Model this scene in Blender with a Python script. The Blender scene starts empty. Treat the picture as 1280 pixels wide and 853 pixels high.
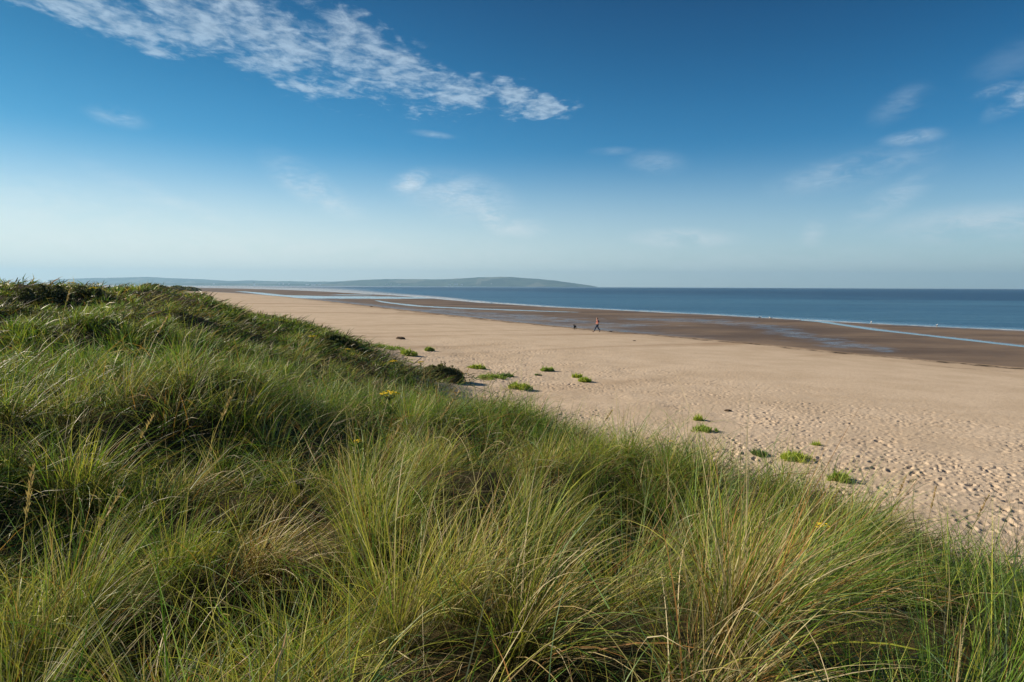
import bpy, bmesh, math, random
import numpy as np
from mathutils import Vector, Matrix, Euler

random.seed(7)
RNG = np.random.default_rng(11)
SC = bpy.context.scene
COL = SC.collection
R = math.radians

# ------------------------------------------------------------------ camera
LENS, SENS, W0, H0 = 22.0, 36.0, 1280.0, 853.0
FPX = LENS / SENS * W0
CAM = Vector((0.0, 0.0, 5.6))
PITCH = math.atan((H0 / 2 - 358.3) / FPX)
ROLL = R(0.24)
cam_d = bpy.data.cameras.new('camera')
cam_d.lens, cam_d.sensor_width = LENS, SENS
cam_d.clip_start, cam_d.clip_end = 0.05, 80000
cam = bpy.data.objects.new('camera', cam_d)
COL.objects.link(cam)
ROT = Matrix.Rotation(math.pi / 2 - PITCH, 3, 'X') @ Matrix.Rotation(ROLL, 3, 'Z')
cam.matrix_world = Matrix.Translation(CAM) @ ROT.to_4x4()
SC.camera = cam
RN = np.array([list(r) for r in ROT])

def ray(px, py):
    v = ROT @ Vector(((px - W0 / 2) / FPX, -(py - H0 / 2) / FPX, -1.0))
    return v
def at(px, py, z):                       # where a sight line meets height z
    v = ray(px, py)
    t = (z - CAM.z) / v.z
    return CAM + v * t
def at_d(px, py, dist):                  # point at a given forward distance
    v = ray(px, py)
    return CAM + v * (dist / v.y)

# ------------------------------------------------------------------ light
SUN_EL = R(25.0)
SUN_DIR = Vector((-1.0, 0.28, 0.0)).normalized() * math.cos(SUN_EL) + Vector((0, 0, math.sin(SUN_EL)))
SUN_AZ = math.atan2(SUN_DIR.x, SUN_DIR.y)          # clockwise from +Y
sl = bpy.data.lights.new('sun', 'SUN')
sl.energy, sl.angle, sl.color = 5.0, R(0.53), (1.0, 0.86, 0.67)
so = bpy.data.objects.new('sun', sl)
so.rotation_euler = SUN_DIR.to_track_quat('Z', 'Y').to_euler()
so.location = (-30, 10, 40)
COL.objects.link(so)

SC.view_settings.view_transform = 'Standard'
SC.view_settings.look = 'None'
SC.view_settings.gamma = 1
SC.view_settings.exposure = 0.62
SC.view_settings.use_curve_mapping = False
SKY_STRENGTH = 0.07

class NT:                                # tiny node helper
    def __init__(s, tree): s.t = tree; s.n = tree.nodes; s.l = tree.links
    def node(s, ty, **kw):
        n = s.n.new(ty)
        for k, v in kw.items():
            if k.startswith('i_'): n.inputs[k[2:].replace('_', ' ')].default_value = v
            else: setattr(n, k, v)
        return n
    def put(s, n, i, v):
        if v is None: return
        if hasattr(v, 'is_output'): s.l.new(v, n.inputs[i])
        else: n.inputs[i].default_value = v
    def m(s, op, a, b=None, c=None, clamp=False):
        n = s.node('ShaderNodeMath', operation=op, use_clamp=clamp)
        for i, v in enumerate((a, b, c)): s.put(n, i, v)
        return n.outputs[0]
    def vm(s, op, a, b=None):
        n = s.node('ShaderNodeVectorMath', operation=op)
        s.put(n, 0, a); s.put(n, 1, b)
        return n.outputs[0]
    def mix(s, f, a, b, bt='MIX'):
        n = s.node('ShaderNodeMix', data_type='RGBA', blend_type=bt)
        s.put(n, 0, f); s.put(n, 6, a); s.put(n, 7, b)
        return n.outputs[2]
    def noise(s, vec, scale, detail=4, rough=0.5, dist=0.0):
        n = s.node('ShaderNodeTexNoise')
        s.put(n, 'Vector', vec); s.put(n, 'Scale', scale)
        n.inputs['Detail'].default_value = detail
        n.inputs['Roughness'].default_value = rough
        n.inputs['Distortion'].default_value = dist
        return n.outputs[0]
    def ramp(s, v, a, b, lo=0.0, hi=1.0):
        n = s.node('ShaderNodeMapRange', interpolation_type='SMOOTHSTEP')
        s.put(n, 0, v)
        for i, q in ((1, a), (2, b), (3, lo), (4, hi)): n.inputs[i].default_value = q
        return n.outputs[0]
    def comb(s, x, y, z=0.0):
        n = s.node('ShaderNodeCombineXYZ')
        s.put(n, 0, x); s.put(n, 1, y); s.put(n, 2, z)
        return n.outputs[0]
    def attr(s, name, out=2):
        return s.node('ShaderNodeAttribute', attribute_name=name).outputs[out]

def c4(c): return (c[0], c[1], c[2], 1.0)

def azel(px, py):
    v = ray(px, py).normalized()
    return math.atan2(v.x, v.y), math.asin(v.z)

def build_world():
    w = bpy.data.worlds.new('World')
    SC.world = w
    w.use_nodes = True
    T = NT(w.node_tree)
    T.n.clear()
    out = T.node('ShaderNodeOutputWorld')
    bg = T.node('ShaderNodeBackground')
    T.l.new(bg.outputs[0], out.inputs[0])
    sky = T.node('ShaderNodeTexSky', sky_type='NISHITA')
    sky.sun_disc = False
    sky.sun_elevation = SUN_EL
    sky.sun_rotation = SUN_AZ % (2 * math.pi)
    sky.altitude = 0
    sky.air_density, sky.dust_density, sky.ozone_density = 1.0, 0.35, 2.2
    tc = T.node('ShaderNodeTexCoord')
    sep = T.node('ShaderNodeSeparateXYZ')
    T.l.new(tc.outputs['Generated'], sep.inputs[0])
    x, y, z = sep.outputs
    az = T.m('ARCTAN2', x, y)
    el = T.m('ARCSINE', z)
    # polarised, deeper blue towards the zenith: a filter on the sky's own colour
    hs = T.node('ShaderNodeHueSaturation')
    hs.inputs['Saturation'].default_value = 1.1
    T.l.new(sky.outputs[0], hs.inputs['Color'])
    cr = T.node('ShaderNodeValToRGB')
    T.l.new(T.m('DIVIDE', el, R(30)), cr.inputs[0])
    cr.color_ramp.interpolation = 'B_SPLINE'
    st = [(0.0, (.56, .70, .80)), (.10, (.48, .66, .78)), (.25, (.285, .60, .74)), (.42, (.135, .52, .66)), (.62, (.038, .37, .50)), (.85, (.004, .215, .345)), (1.0, (.002, .17, .28))]
    e_ = cr.color_ramp.elements
    e_[0].position, e_[0].color = st[0][0], c4(st[0][1])
    e_[1].position, e_[1].color = st[-1][0], c4(st[-1][1])
    for p_, c_ in st[1:-1]:
        q_ = e_.new(p_); q_.color = c4(c_)
    tint = T.mix(1.0, cr.outputs[0], (1.5, 1.5, 1.5, 1), 'MULTIPLY')
    # deeper to the right, away from the sun
    side = T.ramp(az, R(-35), R(30))
    t2 = T.mix(side, (1, 1, 1, 1), (0.66, 0.86, 0.95, 1))
    t2 = T.mix(T.ramp(az, R(-5), R(-45)), t2, (0.80, 0.80, 0.80, 1))
    col = T.mix(1.0, hs.outputs[0], tint, 'MULTIPLY')
    col = T.mix(1.0, col, t2, 'MULTIPLY')
    # --- clouds, laid out on a flat layer above the sea
    zz = T.m('MAXIMUM', z, 0.02)
    pv = T.comb(T.m('DIVIDE', x, zz), T.m('DIVIDE', y, zz))
    av = T.comb(az, el)
    warp = T.noise(pv, 1.6, 3, 0.5)
    def ell(px, py, rx, ry, rot, soft=0.9):
        a0, e0 = azel(px, py)
        k = FPX
        # pixel sizes -> radians
        dx = T.m('SUBTRACT', az, a0); dy = T.m('SUBTRACT', el, e0)
        c, s_ = math.cos(R(rot)), math.sin(R(rot))
        u = T.m('ADD', T.m('MULTIPLY', dx, c * k / rx), T.m('MULTIPLY', dy, s_ * k / rx))
        v = T.m('ADD', T.m('MULTIPLY', dx, -s_ * k / ry), T.m('MULTIPLY', dy, c * k / ry))
        q = T.m('SQRT', T.m('ADD', T.m('MULTIPLY', u, u), T.m('MULTIPLY', v, v)))
        return T.ramp(q, 1.0, 1.0 - soft)
    def union(ms):
        r_ = ms[0]
        for q in ms[1:]: r_ = T.m('MAXIMUM', r_, q)
        return r_
    band = union([ell(100, 5, 220, 34, -10), ell(300, 35, 270, 62, -17), ell(450, 75, 190, 60, -18),
                  ell(400, 112, 85, 15, -4), ell(570, 118, 75, 30, -6), ell(668, 132, 85, 26, -2),
                  ell(190, 62, 50, 14, -12), ell(455, 55, 130, 50, -32), ell(300, 15, 210, 50, -10), ell(640, 118, 90, 24, -14), ell(520, 90, 110, 36, -28)])
    puff = T.noise(T.vm('MULTIPLY', pv, (1.25, 0.95, 1.0)), 10.5, 6, 0.6, 0.35)
    big = T.noise(pv, 2.0, 2, 0.5)
    streak = T.noise(T.vm('MULTIPLY', pv, (0.8, 2.6, 1.0)), 2.3, 4, 0.6, 0.6)
    pm = T.m('ADD', T.m('MULTIPLY', puff, 0.62), T.m('MULTIPLY', T.m('ADD', big, streak), 0.19))
    fine = T.noise(T.vm('MULTIPLY', pv, (2.2, 1.2, 1.0)), 24.0, 5, 0.65, 0.5)
    pm = T.m('ADD', T.m('MULTIPLY', pm, .86), T.m('MULTIPLY', fine, .14))
    gaps = T.ramp(T.noise(T.vm('MULTIPLY', pv, (1.6, 1.0, 1.0)), 3.1, 3, .5, .8), .40, .62, -.07, .05)
    pm = T.m('ADD', pm, gaps)
    b1 = T.m('SUBTRACT', T.m('ADD', pm, T.m('MULTIPLY', band, 0.30)), 0.635)
    b1 = T.ramp(b1, -0.05, 0.25)
    # soft wisps
    wn = T.noise(T.vm('MULTIPLY', av, (1.0, 2.2, 1.0)), 11.0, 5, 0.55, 0.5)
    wn2 = T.noise(T.vm('MULTIPLY', av, (1.0, 3.0, 1.0)), 26.0, 4, 0.6, 1.2)
    wm = T.m('ADD', T.m('MULTIPLY', wn, 0.6), T.m('MULTIPLY', wn2, 0.4))
    wl = [(385, 232, 58, 20, -32, .62), (410, 252, 50, 16, -20, .5), (515, 228, 30, 14, 18, .85), (575, 246, 75, 28, -8, .6),
          (615, 273, 30, 15, -38, .95), (650, 287, 42, 12, 0, .85), (855, 299, 70, 12, -2, 1.0), (1015, 296, 14, 18, -25, .7),
          (1140, 173, 30, 8, 3, .6), (1245, 113, 20, 6, 8, .7), (1275, 122, 30, 11, 30, .75), (1265, 78, 40, 18, 20, .12),
          (1125, 130, 32, 14, 25, .22), (1060, 215, 90, 18, 10, .4), (1220, 282, 95, 20, 2, .8), (1110, 252, 60, 16, 35, .4),
          (820, 203, 38, 14, -5, .28), (765, 189, 30, 5, 0, .25), (148, 146, 30, 10, -5, .4), (235, 262, 110, 14, -22, .35),
          (1000, 330, 160, 9, 0, .35), (940, 332, 80, 4, 0, .3), (60, 255, 170, 30, -6, .25), (300, 320, 600, 34, -1, .55),
          (900, 335, 500, 26, 0, .40), (90, 300, 300, 60, -3, .35), (540, 168, 30, 4, -5, .35)]
    acc = None
    for (px, py, rx, ry, rot, st) in wl:
        e_ = T.m('MULTIPLY', ell(px, py, rx * 1.25, ry * 1.4, rot, 1.0), st)
        acc = e_ if acc is None else T.m('MAXIMUM', acc, e_)
    wmask = T.m('MULTIPLY', acc, T.ramp(wm, 0.34, 0.62, 0.0, 1.35), clamp=True)
    lit = T.ramp(puff, 0.35, 0.7, 0.78, 1.05)
    cl_near = T.mix(T.ramp(az, R(-45), R(40)), (9.2, 9.6, 9.8, 1), (6.6, 7.6, 8.6, 1))
    low = T.ramp(el, R(16), R(2))
    cl = T.mix(low, (7.0, 8.3, 9.3, 1), cl_near)
    cl = T.mix(1.0, cl, T.comb(lit, lit, lit), 'MULTIPLY')
    col = T.mix(T.m('MULTIPLY', T.m('MULTIPLY', b1, T.ramp(band, 0.0, 0.30)), 0.46), col, cl)
    col = T.mix(T.m('MULTIPLY', wmask, 0.60), col, cl)
    veil = T.m('MULTIPLY', T.ramp(el, R(12.5), R(0.2)), T.ramp(az, R(48), R(-34), .50, .82))
    col = T.mix(veil, col, T.mix(T.ramp(az, R(-35), R(40)), (8.8, 9.3, 8.7, 1), (6.8, 7.9, 8.1, 1)))
    bgc = bg.inputs
    T.l.new(col, bgc[0])
    bgc[1].default_value = SKY_STRENGTH
build_world()

# ------------------------------------------------------------------ helpers
def tag(o, label=None, cat=None, group=None, kind=None):
    if label: o['label'] = label
    if cat: o['category'] = cat
    if group: o['group'] = group
    if kind: o['kind'] = kind
    return o

def mesh_np(name, verts, faces_loops, loop_starts, loop_totals, mat, attrs=None, smooth=True):
    me = bpy.data.meshes.new(name)
    me.vertices.add(len(verts))
    me.vertices.foreach_set('co', np.ascontiguousarray(verts, dtype=np.float32).ravel())
    me.loops.add(len(faces_loops))
    me.loops.foreach_set('vertex_index', np.ascontiguousarray(faces_loops, dtype=np.int32))
    me.polygons.add(len(loop_starts))
    me.polygons.foreach_set('loop_start', np.ascontiguousarray(loop_starts, dtype=np.int32))
    try: me.polygons.foreach_set('loop_total', np.ascontiguousarray(loop_totals, dtype=np.int32))
    except Exception: pass
    me.update(calc_edges=True)
    if smooth: me.polygons.foreach_set('use_smooth', np.ones(len(loop_starts), dtype=bool))
    for k, a in (attrs or {}).items():
        a = np.asarray(a, dtype=np.float32)
        if a.ndim == 1:
            at_ = me.attributes.new(k, 'FLOAT', 'POINT'); at_.data.foreach_set('value', a)
        else:
            at_ = me.attributes.new(k, 'FLOAT_COLOR', 'POINT')
            if a.shape[1] == 3: a = np.hstack([a, np.ones((len(a), 1), np.float32)])
            at_.data.foreach_set('color', np.ascontiguousarray(a).ravel())
    if mat: me.materials.append(mat)
    o = bpy.data.objects.new(name, me)
    COL.objects.link(o)
    return o

def quads_obj(name, verts, quads, mat, attrs=None, smooth=True):
    q = np.asarray(quads, dtype=np.int32).reshape(-1, 4)
    n = len(q)
    return mesh_np(name, verts, q.ravel(), np.arange(n) * 4, np.full(n, 4), mat, attrs, smooth)

def smooth(a, b, x):
    t = np.clip((x - a) / (b - a), 0, 1)
    return t * t * (3 - 2 * t)

def _h(ix, iy, seed):
    n = (ix.astype(np.int64) * 374761393 + iy.astype(np.int64) * 668265263 + seed * 974634777) & 0xFFFFFFFF
    n = ((n ^ (n >> 13)) * 1274126177) & 0xFFFFFFFF
    n = n ^ (n >> 16)
    n = (n * 2246822519) & 0xFFFFFFFF
    n = n ^ (n >> 15)
    return (n & 0xFFFFFF) / float(0xFFFFFF)

def vnoise(x, y, seed=0):                # -1..1
    x = np.asarray(x, float); y = np.asarray(y, float)
    ix = np.floor(x); iy = np.floor(y)
    fx = x - ix; fy = y - iy
    fx = fx * fx * fx * (fx * (fx * 6 - 15) + 10); fy = fy * fy * fy * (fy * (fy * 6 - 15) + 10)
    a = _h(ix, iy, seed); b = _h(ix + 1, iy, seed); c = _h(ix, iy + 1, seed); d = _h(ix + 1, iy + 1, seed)
    return ((a + (b - a) * fx) * (1 - fy) + (c + (d - c) * fx) * fy) * 2 - 1

def fbm(x, y, seed=0, oct=4, g=0.5):
    s, a, t = 0.0, 1.0, 0.0
    for k in range(oct):
        s = s + a * vnoise(x * 2 ** k + 17.3 * k, y * 2 ** k - 9.1 * k, seed + k); t += a; a *= g
    return s / t

def sdist(x, y, line):                   # signed distance to an open polyline, + on its left side
    best = np.full(x.shape, 1e18); sg = np.ones(x.shape)
    L = np.asarray(line, float)
    for i in range(len(L) - 1):
        ax, ay = L[i]; bx, by = L[i + 1]
        dx, dy = bx - ax, by - ay
        l2 = dx * dx + dy * dy
        t = ((x - ax) * dx + (y - ay) * dy) / l2
        tt = np.clip(t, 0, 1)
        qx = x - (ax + tt * dx); qy = y - (ay + tt * dy)
        d2 = qx * qx + qy * qy
        cr = dx * (y - ay) - dy * (x - ax)
        near = d2 < best * 0.999999
        # at a shared corner keep the side of the segment whose line is farther away
        same = (~near) & (d2 < best * 1.000001)
        absd = np.abs(cr) / math.sqrt(l2)
        if i == 0: pd = absd
        flip = same & (absd > pd)
        upd = near | flip
        best = np.where(near, d2, best)
        sg = np.where(upd, np.sign(cr), sg)
        pd = np.where(upd, absd, pd)
    return np.sqrt(best) * sg

# ------------------------------------------------------------------ coast lines (world metres)
def P2(px, py, z=0.0):
    v = at(px, py, z); return (v.x, v.y)
WETL = [(400, -450), (120, -70), (60, 10)] + [P2(a, b, .08) for a, b in
        [(1280, 459.5), (1180, 451), (1100, 444.5), (1020, 436.5), (950, 429.5), (870, 422.5), (800, 417), (747, 413), (712, 409.5), (670, 405),
         (619, 400), (540, 391.5), (478, 384.2), (431, 379), (400, 375.5), (360, 371), (320, 368), (262, 364.8)]] + [(-700, 640), (-3000, 850), (-16000, 1500)]
SEAL = [(500, -450), (190, -70), (100, 40)] + [P2(a, b, .0) for a, b in
        [(1280, 413.8), (1190, 409.5), (1100, 405.5), (1020, 401), (950, 397.6), (880, 393.5), (800, 389.3), (740, 386.4), (681, 383.8), (640, 381), (600, 378.4),
         (565, 375.5), (534, 372.3), (495, 369.6), (453, 367.4), (410, 364.9), (360, 362.6), (310, 361.2), (262, 360.2)]] + [(-2200, 2500), (-5000, 2100), (-16000, 2500)]
DUNE = [(14, -40), (12, -5), (9.2, 2), (6.05, 7.1), (2.7, 11.5), (-.9, 15.8), (-3.2, 21.5), (-5.4, 29), (-9.8, 39), (-20.5, 58), (-44, 95), (-125, 240), (-270, 520), (-420, 610), (-3000, 760), (-16000, 900)]
def chan(pts, z=0.0):
    q = []
    for i, (px, py, hw) in enumerate(pts):
        v = at(px, py, z)
        a = at(*pts[max(i - 1, 0)][:2], z); b = at(*pts[min(i + 1, len(pts) - 1)][:2], z)
        u = at(px, py + hw, z)                      # the width seen as hw pixels, measured across the channel
        dx, dy = b.x - a.x, b.y - a.y
        q.append((v.x, v.y, abs(dx * (u.y - v.y) - dy * (u.x - v.x)) / math.hypot(dx, dy) + .05))
    return q
CHANNELS = [
    chan([(470, 375.8, .3), (483, 378.3, .55), (520, 382.6, .6), (560, 384.8, .5), (600, 386.4, .5), (650, 388.2, .4), (700, 389.9, .3), (720, 390.6, .2)]),
    chan([(1010, 401, .5), (1030, 402.8, .7), (1060, 407.2, .9), (1100, 413, .95), (1180, 421.8, .8), (1280, 433.2, .75), (1400, 446, 1.4)]),
    chan([(300, 364.6, .4), (320, 366.2, .7), (345, 369.2, .9), (380, 371.0, 1.6), (420, 371.8, 1.9), (450, 372.1, 1.4), (490, 372.7, .9), (525, 372.8, .4)]),
    chan([(432, 368.6, .3), (441, 368.8, .5), (452, 369.0, .3)]),
]
def chan_q(x, y):
    best = np.full(x.shape, 9.0)
    for c in CHANNELS:
        for (ax, ay, aw), (bx, by, bw) in zip(c[:-1], c[1:]):
            dx, dy = bx - ax, by - ay
            t = np.clip(((x - ax) * dx + (y - ay) * dy) / (dx * dx + dy * dy), 0, 1)
            d = np.hypot(x - ax - t * dx, y - ay - t * dy) / (aw + t * (bw - aw))
            best = np.minimum(best, d)
    return best

BUMPS = [(-9.6, 13.6, 2.6, 2.1, .55), (-8.0, 11.6, 1.8, 1.3, -.30), (-3.9, 7.6, 1.5, 1.1, .30), (-2.7, 6.0, 1.2, .6, -.18), (-11.0, 20.5, 2.2, 2.0, .55),
         (-8.6, 19.0, 1.6, 2.0, -.25), (-1.35, 3.4, .8, .6, -.42), (-2.0, 2.6, .6, .5, -.3), (-.1, 2.3, .5, .4, -.22), (-16, 18, 3.0, 2.2, .45), (-12.5, 15.5, 2.0, 1.2, -.35), (0.3, 10.5, 1.6, 1.5, .28), (-5.2, 16, 2.0, 2, .35),
         (-3.0, 14.4, 1.4, 1.6, -.25), (1.1, 3.0, .55, .5, .18), (2.6, 6.2, 1.0, .9, .22), (-0.4, 5.4, .8, .8, .15), (0.6, 4.4, .6, .5, -.2), (-4.8, 4.4, 1.1, .9, .25), (-6.5, 9.2, 1.5, 1.0, .2)]
def terrain(x, y, detail=True):
    x = np.asarray(x, float); y = np.asarray(y, float)
    r = np.hypot(x, y)
    w = sdist(x, y, WETL) + fbm(x / 9, y / 9, 3, 3) * 0.5 * smooth(30, 60, r)
    s = sdist(x, y, DUNE)
    s = s + fbm(x / 4.0, y / 4.0, 21, 3) * 1.1 + fbm(x / 18.0, y / 18.0, 22, 2) * np.clip(r / 30, 0.2, 3)
    sea = sdist(x, y, SEAL) + fbm(x / 14, y / 14, 5, 3) * 1.2
    # flats between the sea edge and the dry beach
    zf = np.where(sea > 0, np.minimum(sea * 0.012, 0.055), np.maximum(sea * 0.02, -1.6))
    q = chan_q(x, y) * (1 + 0.22 * fbm(x / 5, y / 5, 9, 3))
    zf = np.where(sea > 0, zf - np.minimum(zf + .10, 0.15) * np.exp(-0.8 * q * q), zf)
    zb = np.interp(w, [0, 1.2, 8, 20, 40, 80], [0, .09, .30, .70, 1.1, 1.2])
    z = zf + np.where(sea > 0, zb, 0)
    far = 1 - 0.45 * smooth(30, 120, r)
    dz = np.interp(s * (1 - .42 * smooth(22, 50, r)), [-5, -2, -.3, 2, 4, 8, 14, 40], [0, 0.16, .55, 1.45, 2.15, 2.8, 3.0, 3.05]) * far
    d2 = smooth(0, 3, s)
    # ridge on the left skyline
    a = np.array([-46.0, 18.0]); b = np.array([-17.5, 28.5]); ab = b - a
    t = np.clip(((x - a[0]) * ab[0] + (y - a[1]) * ab[1]) / (ab @ ab), 0, 1)
    dr = np.hypot(x - a[0] - t * ab[0], y - a[1] - t * ab[1])
    dz = dz + 1.22 * np.exp(-(dr / 6.0) ** 2)
    hum = 0.62 * fbm(x / 3.4, y / 3.4, 31, 3) + 0.20 * fbm(x / 1.3, y / 1.3, 33, 3) + 0.30 * fbm(x / 9, y / 9, 35, 2)
    hum = hum * d2 * smooth(1.0, 5.0, r) * (1 - 0.45 * smooth(9, 24, r))
    for (bx, by, rx, ry, h) in BUMPS:
        hum = hum + 1.5 * h * np.exp(-((x - bx) / rx) ** 2 - ((y - by) / ry) ** 2)
    z = z + dz + hum
    if detail:
        # trodden dry sand
        zone = smooth(3.0, 11.0, w) * (1 - smooth(0.5, 2.0, s)) * (1 - smooth(35, 75, r)) * smooth(-26, -7, s + 0.0)
        z = z + zone * (0.035 * fbm(x / 1.3, y / 1.3, 41, 3))
        m = zone > 0.02
        xs, ys = x[m], y[m]
        pit = np.zeros(xs.shape)
        for (cell, dep, lw, sd) in ((0.32, .028, .082, 50), (0.23, .021, .060, 60), (0.46, .032, .115, 70)):
            u, v = xs / cell, ys / cell
            iu, iv = np.floor(u), np.floor(v)
            for ox in (-1, 0, 1):
                for oy in (-1, 0, 1):
                    cx, cy = iu + ox, iv + oy
                    h1, h2, h3, h4 = _h(cx, cy, sd), _h(cx, cy, sd + 1), _h(cx, cy, sd + 2), _h(cx, cy, sd + 3)
                    px = (cx + h1) * cell; py = (cy + h2) * cell
                    an = h3 * 6.283
                    ca, sa = np.cos(an), np.sin(an)
                    ex = (xs - px) * ca + (ys - py) * sa
                    ey = -(xs - px) * sa + (ys - py) * ca
                    q2 = (ex / lw) ** 2 + (ey / (lw * .5)) ** 2
                    on = (h4 > 0.35)
                    pit += on * dep * (-np.exp(-q2 * q2 * .6) + .42 * np.exp(-(np.sqrt(q2) - 1.55) ** 2 * 5))
        lump = np.clip(0.75 + 1.3 * fbm(xs / 2.2, ys / 2.2, 47, 3), 0.1, 1.35)
        z[m] += pit * zone[m] * lump
        # ripples on the wet flats
        wetz = smooth(1, -2, w) * (sea > 1)
        z = z + wetz * 0.010 * fbm(x / 1.2, y / 2.2, 81, 3) * (1 - smooth(90, 200, r))
    return z, w, s, sea, q

# ------------------------------------------------------------------ materials
def new_mat(name):
    m = bpy.data.materials.new(name); m.use_nodes = True
    T = NT(m.node_tree)
    b = T.n['Principled BSDF']
    return m, T, b

def simple(name, col, rough=0.7, spec=0.3, var=0.0, scale=8.0):
    m, T, b = new_mat(name)
    if var:
        g = T.node('ShaderNodeNewGeometry')
        n = T.noise(g.outputs['Position'], scale, 4, 0.6)
        k = T.ramp(n, 0.3, 0.7, 1 - var, 1 + var)
        c = T.mix(1.0, c4(col), T.comb(k, k, k), 'MULTIPLY')
        T.l.new(c, b.inputs['Base Color'])
    else:
        b.inputs['Base Color'].default_value = c4(col)
    b.inputs['Roughness'].default_value = rough
    b.inputs['Specular IOR Level'].default_value = spec
    return m

def mat_ground():
    m, T, b = new_mat('beach_and_dune_sand')
    g = T.node('ShaderNodeNewGeometry')
    pos = g.outputs['Position']
    wet, film, duff, damp, weed = (T.attr(k) for k in ('wet', 'film', 'duff', 'damp', 'weed'))
    n1 = T.noise(pos, 0.35, 5, 0.6)
    n2 = T.noise(pos, 6.0, 5, 0.65)
    n3 = T.noise(pos, 60.0, 3, 0.7)
    dry = T.mix(T.ramp(n1, .3, .7), (0.525, 0.42, 0.310, 1), (0.62, 0.505, 0.385, 1))
    dry = T.mix(T.ramp(n2, .35, .7, 0, .35), dry, (0.42, 0.30, 0.20, 1))
    # scattered shell and stone specks
    vo = T.node('ShaderNodeTexVoronoi', feature='F1')
    T.put(vo, 'Vector', pos); vo.inputs['Scale'].default_value = 3.2
    sp = T.ramp(vo.outputs['Distance'], .10, .04, 0, 1)
    sc_ = T.node('ShaderNodeSeparateColor'); T.l.new(vo.outputs['Color'], sc_.inputs[0])
    sel = T.ramp(sc_.outputs[0], .80, .86)
    dry = T.mix(T.m('MULTIPLY', T.m('MULTIPLY', sp, sel), .6), dry, (0.16, 0.12, 0.09, 1))
    dmp = T.mix(T.ramp(n1, .3, .7), (0.33, 0.235, 0.155, 1), (0.39, 0.285, 0.195, 1))
    wetc = T.mix(T.ramp(T.noise(T.vm('MULTIPLY', pos, (.5, 1, 1)), .09, 7, .65), .38, .62), (0.120, 0.086, 0.062, 1), (0.210, 0.152, 0.104, 1))
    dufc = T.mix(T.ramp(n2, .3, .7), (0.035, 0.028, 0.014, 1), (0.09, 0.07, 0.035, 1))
    c = T.mix(damp, dry, dmp)
    c = T.mix(wet, c, wetc)
    c = T.mix(T.m('MULTIPLY', weed, T.ramp(T.noise(pos, .8, 6, .75), .42, .58)), c, (0.045, 0.032, 0.022, 1))
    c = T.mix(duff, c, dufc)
    T.l.new(c, b.inputs['Base Color'])
    rn = T.noise(T.vm('MULTIPLY', pos, (.5, 1.2, 1)), .9, 5, .65)
    fm = T.m('MULTIPLY', film, T.ramp(rn, .36, .58, .15, 1.0))
    ro = T.m('SUBTRACT', 0.95, T.m('MULTIPLY', wet, 0.28))
    ro = T.m('MAXIMUM', T.m('SUBTRACT', ro, T.m('MULTIPLY', fm, 0.55)), 0.10)
    T.l.new(ro, b.inputs['Roughness'])
    sp_ = T.m('ADD', T.m('MULTIPLY', wet, .08), T.m('MULTIPLY', fm, .42))
    T.l.new(T.m('ADD', sp_, .05), b.inputs['Specular IOR Level'])
    bh = T.m('ADD', T.m('MULTIPLY', n2, 0.9), T.m('MULTIPLY', n3, 0.14))
    rip = T.noise(T.vm('MULTIPLY', pos, (1.0, 2.2, 1)), 1.6, 4, .6)
    h = T.node('ShaderNodeMix', data_type='FLOAT')
    T.put(h, 0, wet); T.put(h, 2, bh); T.put(h, 3, rip)
    bp = T.node('ShaderNodeBump')
    bp.inputs['Distance'].default_value = 0.05
    T.put(bp, 'Strength', 0.6)
    T.l.new(h.outputs[0], bp.inputs['Height'])
    T.l.new(bp.outputs[0], b.inputs['Normal'])
    return m

def mat_sea():
    m, T, b = new_mat('sea_water')
    g = T.node('ShaderNodeNewGeometry')
    pos = g.outputs['Position']
    off, foam, calm = T.attr('off'), T.attr('foam'), T.attr('calm')
    band = T.noise(T.vm('MULTIPLY', pos, (.12, 1, 1)), .0065, 4, .55)
    deep = T.mix(T.ramp(band, .35, .65), (0.001, 0.020, 0.068, 1), (0.004, 0.036, 0.095, 1))
    shal = T.mix(T.ramp(band, .35, .65), (0.016, 0.080, 0.165, 1), (0.050, 0.145, 0.235, 1))
    band2 = T.noise(T.vm('MULTIPLY', pos, (.25, 1, 1)), .028, 4, .6)
    c = T.mix(T.ramp(T.m('ADD', off, T.m('MULTIPLY', T.m('SUBTRACT', band2, .5), 1.9)), 0.05, .95), shal, deep)
    fn = T.noise(pos, 0.5, 4, .6)
    fmask = T.m('MULTIPLY', foam, T.ramp(fn, .40, .56), clamp=True)
    c = T.mix(fmask, c, (0.62, 0.66, 0.68, 1))
    T.l.new(c, b.inputs['Base Color'])
    b.inputs['IOR'].default_value = 1.333
    T.l.new(T.m('ADD', .34, T.m('MULTIPLY', calm, .5)), b.inputs['Specular IOR Level'])
    T.l.new(T.m('MAXIMUM', T.m('SUBTRACT', .30, T.m('MULTIPLY', calm, .22)), T.m('MULTIPLY', fmask, .8)), b.inputs['Roughness'])
    w1 = T.noise(T.vm('MULTIPLY', pos, (.55, 1.3, 1)), .55, 5, .62)
    w2 = T.noise(T.vm('MULTIPLY', pos, (.5, 1.3, 1)), .07, 3, .5)
    hh = T.m('ADD', T.m('MULTIPLY', w1, 1.0), T.m('MULTIPLY', w2, 2.2))
    bp = T.node('ShaderNodeBump')
    bp.inputs['Distance'].default_value = 0.55
    T.l.new(T.m('SUBTRACT', 1.0, T.m('MULTIPLY', calm, .93)), bp.inputs['Strength'])
    T.l.new(hh, bp.inputs['Height'])
    T.l.new(bp.outputs[0], b.inputs['Normal'])
    return m

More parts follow.
